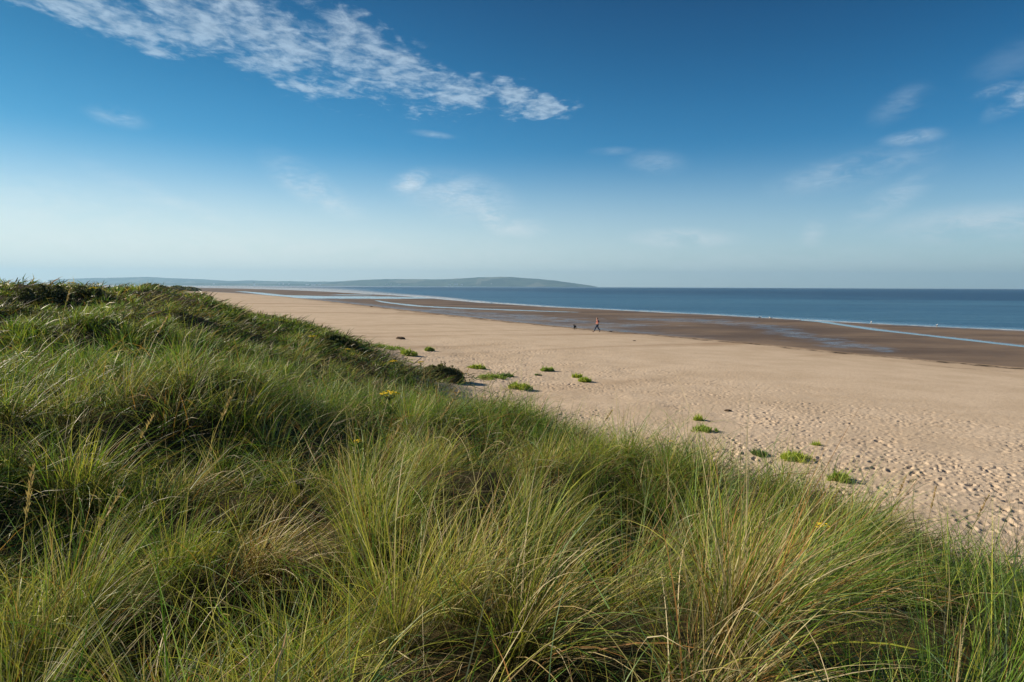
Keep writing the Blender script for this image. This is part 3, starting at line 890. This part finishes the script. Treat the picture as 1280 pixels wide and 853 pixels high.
# px, py(base), half width px, height m, colours, label
tufts = [
    (480, 437, 27, .30, GG, 'long low green plant mat on the sand, farthest left of the beach clumps'),
    (510, 446, 14, .42, YG, 'round bright green clump on the sand beside the long low mat'),
    (537, 440, 6, .25, GG, 'tiny green tuft on the sand just right of the round bright clump'),
    (650, 488, 17, .34, YG, 'bushy bright green clump casting a grey shadow on the trodden sand'),
    (614, 474, 20, .16, GG, 'thin patch of green creeping over the shaded sand by the dark bush'),
    (632, 472, 12, .14, DG, 'sparse dull green runner behind the bushy bright clump'),
    (596, 462, 12, .22, YG, 'small pale green tuft immediately right of the dark bush'),
    (684, 465, 9, .26, GG, 'small green tuft on the open sand, above and right of the bushy clump'),
    (672, 471, 5, .10, DG, 'faint flat green sprig just below the small open-sand tuft'),
    (722, 473, 7, .18, YG, 'yellowish upper tuft of the pair in mid beach'),
    (732, 478, 9, .2, YG, 'green lower tuft of the pair in mid beach'),
    (873, 527, 8, .14, YG, 'thin yellowish sprig behind the compact green tuft'),
    (881, 541, 17, .22, GG, 'compact green tuft with a dark shadow, above the dune edge'),
    (995, 577, 23, .20, YG, 'wide yellow-green tuft nearest the middle of the dune front'),
    (948, 570, 13, .10, DG, 'flat dark green trailing plant left of the wide yellow-green tuft'),
    (1050, 602, 16, .18, GG, 'bright green tuft with shadow, nearest to the right-hand grass edge'),
    (1093, 563, 12, .07, DG, 'faint greyish green plant lying flat alone on the right part of the beach'),
    (1020, 558, 5, .06, YG, 'tiny yellow sprig alone on the sand behind the wide tuft'),
]
for i, (px, py, hw, h, cols, lab) in enumerate(tufts):
    p = beach_z(px, py - 1)
    wx = hw / FPX * p.y
    wy = wx * .75 if h > .2 else wx * .9
    wy = min(wy, .9 * wx)
    o = leaf_patch('beach_plant', (p.x, p.y), wx, wy, h, int(900 + 1500 * min(1, wx)), cols, .07 if h > .12 else .05, (300 + i if i != 6 else 999), .3 if h > .12 else .55)
    tag(o, lab, 'plant', 'green plants scattered on the open sand')

# ------------------------------------------------------------------ shrubs
def tube(bm, pts, rads, seg=5):
    rings = []
    for i, p in enumerate(pts):
        p = Vector(p)
        d = (Vector(pts[min(i + 1, len(pts) - 1)]) - Vector(pts[max(i - 1, 0)])).normalized()
        a = d.orthogonal().normalized(); b = d.cross(a)
        rings.append([bm.verts.new(p + (a * math.cos(2 * math.pi * k / seg) + b * math.sin(2 * math.pi * k / seg)) * rads[i]) for k in range(seg)])
    for r1, r2 in zip(rings[:-1], rings[1:]):
        for k in range(seg): bm.faces.new((r1[k], r1[(k + 1) % seg], r2[(k + 1) % seg], r2[k]))
    bm.faces.new(rings[-1]); bm.faces.new(list(reversed(rings[0])))
def bm_obj(name, bm, mat, parent=None, sm=True):
    me = bpy.data.meshes.new(name); bm.to_mesh(me); bm.free()
    if sm: me.polygons.foreach_set('use_smooth', np.ones(len(me.polygons), dtype=bool))
    me.materials.append(mat)
    o = bpy.data.objects.new(name, me); COL.objects.link(o)
    if parent: o.parent = parent
    return o

def shrub(loc, wx, wy, h, label, cols=DG, n=2600, leaf=.06, upright=.0, seed=1, cat='bush', group=None, nstem=9, wmin=.0011):
    root = bpy.data.objects.new('shrub', None); COL.objects.link(root)
    root.location = loc
    rnd = random.Random(seed); rg = np.random.default_rng(seed)
    bm = bmesh.new(); tips = []
    for k in range(nstem):
        a = rnd.uniform(0, 6.28); q = math.sqrt(rnd.random())
        tx, ty = math.cos(a) * q * wx * .8, math.sin(a) * q * wy * .8
        hh = h * rnd.uniform(.7, 1.08) * (1 - .4 * q * q)
        pts = [(tx * .04, ty * .04, -.1), (tx * .5, ty * .5, hh * .4), (tx * .85, ty * .85, hh * .75), (tx, ty, hh)]
        r0 = max(.02 * h, .004)
        tube(bm, pts, [r0, r0 * .7, r0 * .45, r0 * .2])
        tips.append(pts)
    bm_obj('stems', bm, M_BARK, root)
    u = rg.uniform(0, 2 * math.pi, n); rr = rg.random(n) ** .5
    cz = rg.random(n)
    ex = np.clip(1 - cz ** 1.7, 0, 1) ** .6 * (.85 + .15 * np.sin(cz * 3))
    x = np.cos(u) * rr * wx * ex; y = np.sin(u) * rr * wy * ex; z = cz * h
    nz = fbm(x / (wx * .35) + seed, y / (wy * .35) + z / h * 2, seed, 3)
    k = nz + (1 - rr) * .5 > -.06
    x, y, z, nz = x[k], y[k], z[k], nz[k]
    z = z * (1 + .25 * nz)
    # leaves gathered along upright shoots
    m = len(x)
    if upright > 0:
        sh = int(nstem * 5)
        sa, sq = rg.uniform(0, 6.28, sh), rg.random(sh) ** .6
        sx, sy = np.cos(sa) * sq * wx * .9, np.sin(sa) * sq * wy * .8
        ii = rg.integers(0, sh, int(m * upright)); t = rg.random(len(ii))
        stop = h * (1.12 - .75 * sq ** 1.6) * rg.uniform(.8, 1.15, sh)
        x = np.concatenate([x, sx[ii] + rg.normal(0, .025 * h, len(ii))]); y = np.concatenate([y, sy[ii] + rg.normal(0, .025 * h, len(ii))])
        z = np.concatenate([z, stop[ii] * (.4 + .6 * t)])
    m = len(x)
    dist = math.hypot(loc[0], loc[1])
    L = leaf * rg.uniform(.6, 1.5, m); wd = np.maximum(leaf * .35, wmin * dist) * rg.uniform(.7, 1.2, m)
    L = np.maximum(L, wd * 1.3)
    C = np.array(cols)[rg.integers(0, len(cols), m)] * rg.uniform(.7, 1.3, m)[:, None]
    V, Q, K = blades(np.stack([x, y, z], 1), rg.uniform(0, 6.28, m), rg.uniform(0, 1.4, m), rg.uniform(0, .8, m), L, wd, C * .85, C, 3)
    cr = quads_obj('foliage', V, Q, M_LEAF, dict(col=K)); cr.parent = root
    return tag(root, label, cat, group)

BK = [(.12, .15, .05), (.15, .17, .07), (.20, .19, .09), (.09, .11, .045), (.18, .13, .07)]
p = beach_z(556, 478); shrub(p - Vector((.2, 0, .15)), 1.25, 1.0, .95, 'dark rounded bush at the dune foot, shading the sand on its right', BK, 16000, .07, .2, 3, nstem=5)
p = beach_z(415, 433); shrub((p.x, p.y, p.z - .15), 1.3, 1.0, .6, 'low dark bush on the dune edge, farther off than the rounded dark bush', [(.12, .15, .05), (.16, .18, .07), (.09, .11, .04)], 14000, .08, .1, 4, nstem=5)
# skyline shrubs on the left ridge
sky = [(8, 22.5, .8, .75, 'shrub at the left picture edge on the dune crest'), (32, 24, .6, .85, 'small shrub on the dune crest, second from the left edge'),
       (52, 25, .9, .95, 'broad dark shrub on the dune crest, left of the tallest twigs'), (72, 25, .7, 1.0, 'twiggy dark shrub, tallest on the dune crest'), (98, 26, .6, .75, 'thin spiky shrub on the crest just right of the tallest one'),
       (116, 26, .55, .72, 'rightmost spiky shrub on the dune crest before the sea shows'), (20, 19, 1.2, .62, 'wide dark shrub below the crest near the left picture edge'), (88, 20, .9, .50, 'dark shrub below the crest next to a yellow flower')]
for i, (px, d, wx, h, lab) in enumerate(sky):
    v = at_d(px, 350, d)
    z = float(hgt(np.array([v.x]), np.array([v.y]))[0])
    shrub((v.x, v.y, z), wx, .6, h * .55, lab, [(.10, .12, .05), (.08, .09, .04), (.14, .14, .06)], 1500, .05, 1.0, 40 + i, group='shrubs on the dune crest', nstem=12)
# far bushes at the end of the dunes
farb = [(192, 357.5, 150, 5.0, 1.6, 'large dark bush clump on the far dune, left of the others'), (184, 357, 170, 3.0, 1.3, 'dark bush at the left end of the far dune clumps'), (204, 357.5, 170, 3.5, .9, 'flat dark bush right of the large far clump'),
        (222, 359.5, 420, 14, 2.6, 'long dark line of bushes where the land ends, left part'), (236, 360, 460, 10, 1.6, 'thin dark bushes at the very end of the land'), (252, 369.5, 205, 4.5, .9, 'green bank bush at the far beach edge')]
for i, (px, py, d, wx, h, lab) in enumerate(farb):
    v = at_d(px, py, d)
    z = float(hgt(np.array([v.x]), np.array([v.y]))[0])
    top = v.z + h * .4
    shrub((v.x, v.y, z - .2), wx, wx * .6, max(h, top - z), lab, BK, 2600, .25, .0, 70 + i, group='dark bushes on the far dunes')

# ------------------------------------------------------------------ yellow flowers
M_YELLOW = simple('yellow_petals', (.95, .70, .02), .6, .2, .2, 60)
M_STEM = simple('green_stem', (.10, .15, .04), .7, .2)
def ragwort(px, py, d, size, label, n=16, green=.0, stemh=None):
    v = at_d(px, py, d)
    z = float(hgt(np.array([v.x]), np.array([v.y]))[0])
    root = bpy.data.objects.new('ragwort', None); COL.objects.link(root)
    root.location = (v.x, v.y, z)
    H = max(v.z - z, .2)
    rnd = random.Random(int(px * 7 + py))
    bm = bmesh.new()
    heads = []
    tube(bm, [(0, 0, -.05), (.01, 0, H * .5), (0, .01, H - size * .5)], [.006, .005, .004], 5)
    for k in range(n):
        a = k * 2.4; q = math.sqrt((k + .5) / n) * size
        x, y = math.cos(a) * q, math.sin(a) * q
        hz = H + .25 * size * (1 - (q / size) ** 2) + rnd.uniform(-.1, .1) * size
        tube(bm, [(0, 0, H - size * .6), (x * .7, y * .7, H - size * .2), (x, y, hz)], [.003, .0025, .002], 4)
        heads.append((x, y, hz))
    bm_obj('stem', bm, M_STEM, root)
    hr = size / math.sqrt(n) * .95
    bm = bmesh.new()
    pet = 10
    c = bm.verts.new((0, 0, hr * .35))
    ring = []
    for k in range(pet * 2):
        a = math.pi * k / pet; r_ = hr * (1.0 if k % 2 == 0 else .62)
        ring.append(bm.verts.new((math.cos(a) * r_, math.sin(a) * r_, .0 if k % 2 else hr * .08)))
    b_ = bm.verts.new((0, 0, -hr * .3))
    for k in range(pet * 2):
        bm.faces.new((c, ring[k], ring[(k + 1) % (pet * 2)])); bm.faces.new((b_, ring[(k + 1) % (pet * 2)], ring[k]))
    f0 = bm_obj('flower_head', bm, M_YELLOW, root, False)
    f0.location = heads[0]
    for hd in heads[1:]:
        f = f0.copy(); COL.objects.link(f); f.parent = root; f.location = hd
        f.rotation_euler = (rnd.uniform(-.4, .4), rnd.uniform(-.4, .4), rnd.uniform(0, 6))
    m = 60
    rg = np.random.default_rng(int(px))
    zz = rg.uniform(.1, .95, m) * H
    V, Q, K = blades(np.stack([rg.normal(0, .005, m), rg.normal(0, .005, m), zz], 1), rg.uniform(0, 6.28, m), rg.uniform(.5, 1.1, m), rg.uniform(.2, .9, m), rg.uniform(.05, .12, m),
                     np.full(m, .018), np.tile([.09, .14, .04], (m, 1)), np.tile([.11, .17, .04], (m, 1)), 4)
    lv = quads_obj('leaves', V, Q, M_LEAF, dict(col=K)); lv.parent = root
    return tag(root, label, 'flower', 'yellow flowers in the dune grass')
ragwort(487, 493, 7.4, .115, 'bright yellow flower cluster standing above the mid dune grass', 22)
ragwort(492, 452, 21, .13, 'orange-yellow flowers by the dark plants at the dune edge')
ragwort(526, 453, 24, .12, 'small yellow flowers just left of the dark rounded bush', 9)
ragwort(435, 437, 22, .10, 'tiny yellow flower beneath the low dark bush', 7)
ragwort(391, 421, 24, .16, 'tall yellow-green flowering plant on the middle dune slope', 14)
ragwort(352, 415, 28, .13, 'faint yellow flowers left of the tall flowering plant', 9)
ragwort(90, 354.5, 22, .15, 'yellow flowers among shrubs near the top of the dune', 10)
ragwort(118, 361, 19, .14, 'small yellow flowers lower right of the hilltop ones', 8)
ragwort(447, 552, 5.2, .04, 'dull yellow-green flower bud cluster deep in the near grass', 12)
ragwort(1027, 658, 4.6, .06, 'pale yellow flower cluster in the near grass on the right', 16)
ragwort(840, 552, 11.5, .05, 'little yellow flowers at the dune front left of the tufts', 6)
ragwort(1022, 614, 8.6, .035, 'tiny yellow flower at the top of the dune front, right side', 4)

# ------------------------------------------------------------------ post on the far dune edge
M_PALEWOOD = simple('pale_weathered_wood', (.62, .58, .48), .85, .1, .15, 6)
def post():
    v = beach_z(250, 379)
    z = float(hgt(np.array([v.x]), np.array([v.y]))[0])
    bm = bmesh.new()
    tube(bm, [(0, 0, -.3), (0, 0, 1.0), (0, 0, 1.06)], [.17, .16, .09], 8)
    for zz in (.85, .6):
        m_ = Matrix.Translation((.0, -.17, zz)) @ Matrix.Diagonal((.75, .05, .17, 1))
        bmesh.ops.create_cube(bm, size=1.0, matrix=m_)
    o = bm_obj('marker_post', bm, M_PALEWOOD, None, False)
    o.location = (v.x, v.y, z)
    tag(o, 'short pale wooden marker post at the far edge of the dune grass', 'post')
post()

# ------------------------------------------------------------------ person and dog
def skin_obj(name, joints, edges, mat, parent=None, lvl=2, root=0):
    me = bpy.data.meshes.new(name)
    names = list(joints)
    me.from_pydata([joints[k][0] for k in names], [(names.index(a), names.index(b)) for a, b in edges], [])
    o = bpy.data.objects.new(name, me); COL.objects.link(o)
    o.modifiers.new('skin', 'SKIN')
    for i, k in enumerate(names):
        r_ = joints[k][1]
        sv = me.skin_vertices[0].data[i]
        sv.radius = r_ if isinstance(r_, tuple) else (r_, r_)
        sv.use_root = (i == root)
    ss = o.modifiers.new('sub', 'SUBSURF'); ss.levels = ss.render_levels = lvl
    me.materials.append(mat)
    if parent: o.parent = parent
    return o
M_SKIN = simple('skin', (.55, .33, .24), .6, .3)
M_TOP = simple('salmon_top', (.55, .22, .18), .85, .1, .08, 30)
M_JEANS = simple('dark_blue_trousers', (.035, .055, .10), .85, .1, .15, 40)
M_HAIR = simple('red_brown_hair', (.16, .065, .035), .7, .3)
M_SHOE = simple('dark_shoes', (.03, .03, .035), .6, .3)
M_BAG = simple('dark_rucksack', (.05, .04, .07), .8, .2)
def person():
    root = bpy.data.objects.new('person', None); COL.objects.link(root)
    # local: faces +X, left is +Y
    J = {'pel': ((0, 0, .93), (.13, .105)), 'wai': ((.01, 0, 1.08), (.125, .09)), 'chs': ((.02, 0, 1.30), (.155, .105)), 'nk': ((.035, 0, 1.48), .05), 'hd0': ((.05, 0, 1.56), .065),
         'hd1': ((.06, 0, 1.64), .085), 'hd2': ((.055, 0, 1.71), .06),
         'sL': ((.02, .17, 1.41), .058), 'eL': ((-.10, .22, 1.16), .042), 'wL': ((.02, .21, .95), .030), 'fL': ((.06, .20, .87), (.018, .036)),
         'sR': ((.02, -.17, 1.41), .058), 'eR': ((.03, -.23, 1.15), .042), 'wR': ((.22, -.19, 1.02), .030), 'fR': ((.29, -.18, .98), (.018, .036)),
         'hL': ((.0, .095, .88), .092), 'kL': ((.20, .10, .50), .062), 'aL': ((.36, .10, .10), .040), 'tL': ((.50, .10, .06), .034),
         'hR': ((.0, -.095, .88), .092), 'kR': ((-.09, -.10, .49), .062), 'aR': ((-.36, -.10, .15), .040), 'tR': ((-.27, -.10, .04), .034)}
    E = [('pel', 'wai'), ('wai', 'chs'), ('chs', 'nk'), ('nk', 'hd0'), ('hd0', 'hd1'), ('hd1', 'hd2'), ('chs', 'sL'), ('sL', 'eL'), ('eL', 'wL'), ('wL', 'fL'), ('chs', 'sR'), ('sR', 'eR'), ('eR', 'wR'), ('wR', 'fR'),
         ('pel', 'hL'), ('hL', 'kL'), ('kL', 'aL'), ('aL', 'tL'), ('pel', 'hR'), ('hR', 'kR'), ('kR', 'aR'), ('aR', 'tR')]
    skin_obj('body', J, E, M_SKIN, root)
    def grow(keys, d):
        out = {}
        for k in keys:
            c, r_ = J[k]
            out[k] = (c, tuple(q + d for q in r_) if isinstance(r_, tuple) else r_ + d)
        return out
    T1 = grow(['wai', 'pel', 'chs', 'sL', 'eL', 'sR', 'eR'], .022)
    T1['pel'] = ((0, 0, .98), (.145, .12))
    T1['nk'] = ((.03, 0, 1.44), .062)
    T1['cL'] = ((-.01, .213, 1.0), .045); T1['cR'] = ((.17, -.197, 1.05), .045)
    skin_obj('top', T1, [('pel', 'wai'), ('wai', 'chs'), ('chs', 'nk'), ('chs', 'sL'), ('sL', 'eL'), ('eL', 'cL'), ('chs', 'sR'), ('sR', 'eR'), ('eR', 'cR')], M_TOP, root, root=1)
    L1 = grow(['pel', 'hL', 'kL', 'hR', 'kR', 'aL', 'aR'], .022)
    skin_obj('trousers', L1, [('pel', 'hL'), ('hL', 'kL'), ('kL', 'aL'), ('pel', 'hR'), ('hR', 'kR'), ('kR', 'aR')], M_JEANS, root)
    skin_obj('hair', {'a': ((.035, 0, 1.69), .095), 'b': ((-.02, 0, 1.62), .085), 'c': ((-.04, 0, 1.53), .05)}, [('a', 'b'), ('b', 'c')], M_HAIR, root)
    skin_obj('shoe', {'a': ((.34, .10, .07), .05), 'b': ((.50, .10, .045), .042), 'c': ((.58, .10, .04), .03)}, [('a', 'b'), ('b', 'c')], M_SHOE, root, 1)
    skin_obj('shoe', {'a': ((-.38, -.10, .12), .05), 'b': ((-.27, -.10, .05), .042), 'c': ((-.19, -.10, .035), .03)}, [('a', 'b'), ('b', 'c')], M_SHOE, root, 1)
    skin_obj('nose', {'a': ((.135, 0, 1.635), .012), 'b': ((.150, 0, 1.615), .014)}, [('a', 'b')], M_SKIN, root, 1)
    v = beach_z(746.5, 415.3)
    root.location = v
    root.rotation_euler = (0, 0, R(172))
    s = 1.0
    root.scale = (s, s, s)
    tag(root, 'person in a salmon top and dark trousers striding along the edge of the wet sand', 'person')
    return root, v
pr, pv_ = person()
def pack():
    o = skin_obj('rucksack', {'a': ((-.16, 0, 1.12), (.13, .075)), 'b': ((-.165, 0, 1.28), (.14, .085)), 'c': ((-.14, 0, 1.42), (.11, .06))}, [('a', 'b'), ('b', 'c')], M_BAG, None, 2)
    o.location = pr.location; o.rotation_euler = pr.rotation_euler
    tag(o, 'dark rucksack on the back of the person walking', 'rucksack')
pack()
M_DOG = simple('black_fur', (.012, .012, .014), .8, .2)
def dog():
    root = bpy.data.objects.new('dog', None); COL.objects.link(root)
    J = {'hip': ((-.30, 0, .50), (.10, .12)), 'bel': ((-.05, 0, .50), (.095, .11)), 'che': ((.20, 0, .49), (.11, .15)), 'nek': ((.36, 0, .62), .085), 'pol': ((.45, 0, .74), .08), 'brow': ((.53, 0, .76), .072), 'muz': ((.63, 0, .71), .042), 'nos': ((.69, 0, .70), .028),
         't1': ((-.40, 0, .55), .035), 't2': ((-.52, 0, .66), .03), 't3': ((-.58, 0, .78), .02)}
    E = [('hip', 'bel'), ('bel', 'che'), ('che', 'nek'), ('nek', 'pol'), ('pol', 'brow'), ('brow', 'muz'), ('muz', 'nos'), ('hip', 't1'), ('t1', 't2'), ('t2', 't3')]
    for sd, off in ((1, .06), (-1, -.08)):
        k = 'L' if sd > 0 else 'R'
        J.update({'fs' + k: ((.20, sd * .08, .40), .065), 'fe' + k: ((.17 + off * .5, sd * .09, .27), .04), 'fw' + k: ((.22 + off, sd * .09, .13), .028), 'fp' + k: ((.22 + off * 1.3, sd * .09, .02), .03), 'ft' + k: ((.28 + off * 1.3, sd * .09, .02), .025),
                  'hs' + k: ((-.30, sd * .08, .42), .085), 'hk' + k: ((-.22 - off, sd * .09, .30), .055), 'hh' + k: ((-.38 - off, sd * .09, .17), .028), 'hp' + k: ((-.36 - off, sd * .09, .02), .03), 'ht' + k: ((-.30 - off, sd * .09, .02), .025)})
        E += [('che', 'fs' + k), ('fs' + k, 'fe' + k), ('fe' + k, 'fw' + k), ('fw' + k, 'fp' + k), ('fp' + k, 'ft' + k), ('hip', 'hs' + k), ('hs' + k, 'hk' + k), ('hk' + k, 'hh' + k), ('hh' + k, 'hp' + k), ('hp' + k, 'ht' + k)]
    skin_obj('body', J, E, M_DOG, root, root=1)
    for sd in (1, -1):
        skin_obj('ear', {'a': ((.45, sd * .06, .80), (.03, .015)), 'b': ((.46, sd * .10, .76), (.035, .012)), 'c': ((.47, sd * .11, .69), (.02, .01))}, [('a', 'b'), ('b', 'c')], M_DOG, root, 1)
    root.location = beach_z(718.5, 412.3)
    root.rotation_euler = (0, 0, R(248))
    root.scale = (.85,) * 3
    tag(root, 'black dog standing on the sand to the left of the walking person', 'dog')
dog()

# ------------------------------------------------------------------ gulls at the water's edge
M_GULL = simple('white_plumage', (.8, .8, .8), .7, .2)
M_GREY = simple('grey_wing', (.45, .47, .5), .7, .2)
M_BEAK = simple('yellow_beak', (.6, .4, .05), .5, .3)
def gull0():
    root = bpy.data.objects.new('gull', None); COL.objects.link(root)
    skin_obj('body', {'t': ((-.28, 0, .26), (.03, .02)), 'b': ((-.12, 0, .26), (.085, .08)), 'c': ((.06, 0, .27), (.10, .10)), 'n': ((.16, 0, .38), .05), 'h': ((.20, 0, .46), .052), 'p': ((.25, 0, .455), .03)},
             [('t', 'b'), ('b', 'c'), ('c', 'n'), ('n', 'h'), ('h', 'p')], M_GULL, root, root=2)
    for s_ in (1, -1):
        skin_obj('wing', {'a': ((.08, s_ * .09, .31), (.025, .07)), 'b': ((-.12, s_ * .09, .31), (.02, .06)), 'c': ((-.34, s_ * .04, .29), (.01, .02))}, [('a', 'b'), ('b', 'c')], M_GREY, root, 1)
        skin_obj('leg', {'a': ((0, s_ * .035, .2), .010), 'b': ((0, s_ * .035, .0), .009), 'c': ((.05, s_ * .035, 0), .012)}, [('a', 'b'), ('b', 'c')], M_BEAK, root, 1)
    skin_obj('beak', {'a': ((.26, 0, .455), .014), 'b': ((.34, 0, .445), .006)}, [('a', 'b')], M_BEAK, root, 1)
    return root
g0 = gull0()
gl = [(950, 399, 'white gull at the sea edge, leftmost of the pair on the brown flats'), (963, 399.7, 'white gull at the sea edge, right one of the pair on the brown flats'),
      (1089, 405.5, 'lone white gull on the wet sand near where the channel meets the sea'), (1171, 409.5, 'white gull on the spit at the right, farthest from the walker')]
for i, (px, py, lab) in enumerate(gl):
    if i == 0: o = g0
    else:
        o = g0.copy(); COL.objects.link(o)
        for ch in g0.children:
            c = ch.copy(); COL.objects.link(c); c.parent = o
    v = beach_z(px, py)
    o.location = (v.x, v.y, max(v.z, 0.0))
    o.rotation_euler = (0, 0, random.uniform(0, 6))
    tag(o, lab, 'bird', 'gulls at the water edge')

# ------------------------------------------------------------------ small debris on the beach
M_DRIFT = simple('dark_seaweed', (.10, .07, .045), .8, .2, .3, 10)
db = [(464, 383.6, 'small dark lump of seaweed at the wet line far down the beach'), (793, 426.5, 'dark speck of seaweed on pale sand right of the walker'), (763, 414.8, 'dark seaweed lump on the wet line just right of the walker'),
      (500, 424, 'low brown seaweed heap on sand above the long green mat'), (910, 514, 'tiny dark driftwood piece on the trodden sand, beyond the compact tuft')]
for i, (px, py, lab) in enumerate(db):
    v = beach_z(px, py)
    rd = random.Random(i)
    bm = bmesh.new()
    bmesh.ops.create_icosphere(bm, subdivisions=3, radius=1)
    sx = (.35, .14, .18, .38, .12)[i]
    for q in bm.verts:
        k = 1 + .35 * float(vnoise(np.array(q.co.x * 2.5 + i), np.array(q.co.y * 2.5 + q.co.z), 5))
        q.co = Vector((q.co.x * sx * k, q.co.y * sx * .6 * k, q.co.z * sx * .35 * k + sx * .12))
    o = bm_obj('seaweed' if i < 4 else 'driftwood', bm, M_DRIFT)
    o.location = v
    tag(o, lab, 'seaweed' if i < 4 else 'driftwood')

# ------------------------------------------------------------------ air
def haze():
    bm = bmesh.new()
    bmesh.ops.create_cube(bm, size=1.0)
    o = bm_obj('haze', bm, None, None, False) if False else None
    me = bpy.data.meshes.new('haze'); bm.to_mesh(me); bm.free()
    m = bpy.data.materials.new('sea_haze'); m.use_nodes = True
    nt = m.node_tree; nt.nodes.clear()
    out = nt.nodes.new('ShaderNodeOutputMaterial')
    v = nt.nodes.new('ShaderNodeVolumePrincipled')
    v.inputs['Color'].default_value = (.40, .69, .97, 1)
    v.inputs['Density'].default_value = 9e-5
    v.inputs['Anisotropy'].default_value = 0.2
    nt.links.new(v.outputs[0], out.inputs['Volume'])
    me.materials.append(m)
    o = bpy.data.objects.new('haze', me); COL.objects.link(o)
    z0, z1 = -2.9, 330.0
    o.scale = (28000, 28000, z1 - z0); o.location = (0, 0, (z0 + z1) / 2)
    tag(o, 'thin sea haze over the bay', 'haze', kind='stuff')
haze()

c = SC.cycles
c.use_denoising = True
c.max_bounces = 5; c.diffuse_bounces = 3; c.glossy_bounces = 2; c.transmission_bounces = 3; c.volume_bounces = 0; c.transparent_max_bounces = 6
c.caustics_reflective = False; c.caustics_refractive = False
c.volume_step_rate = 1.0
c.sample_clamp_indirect = 4
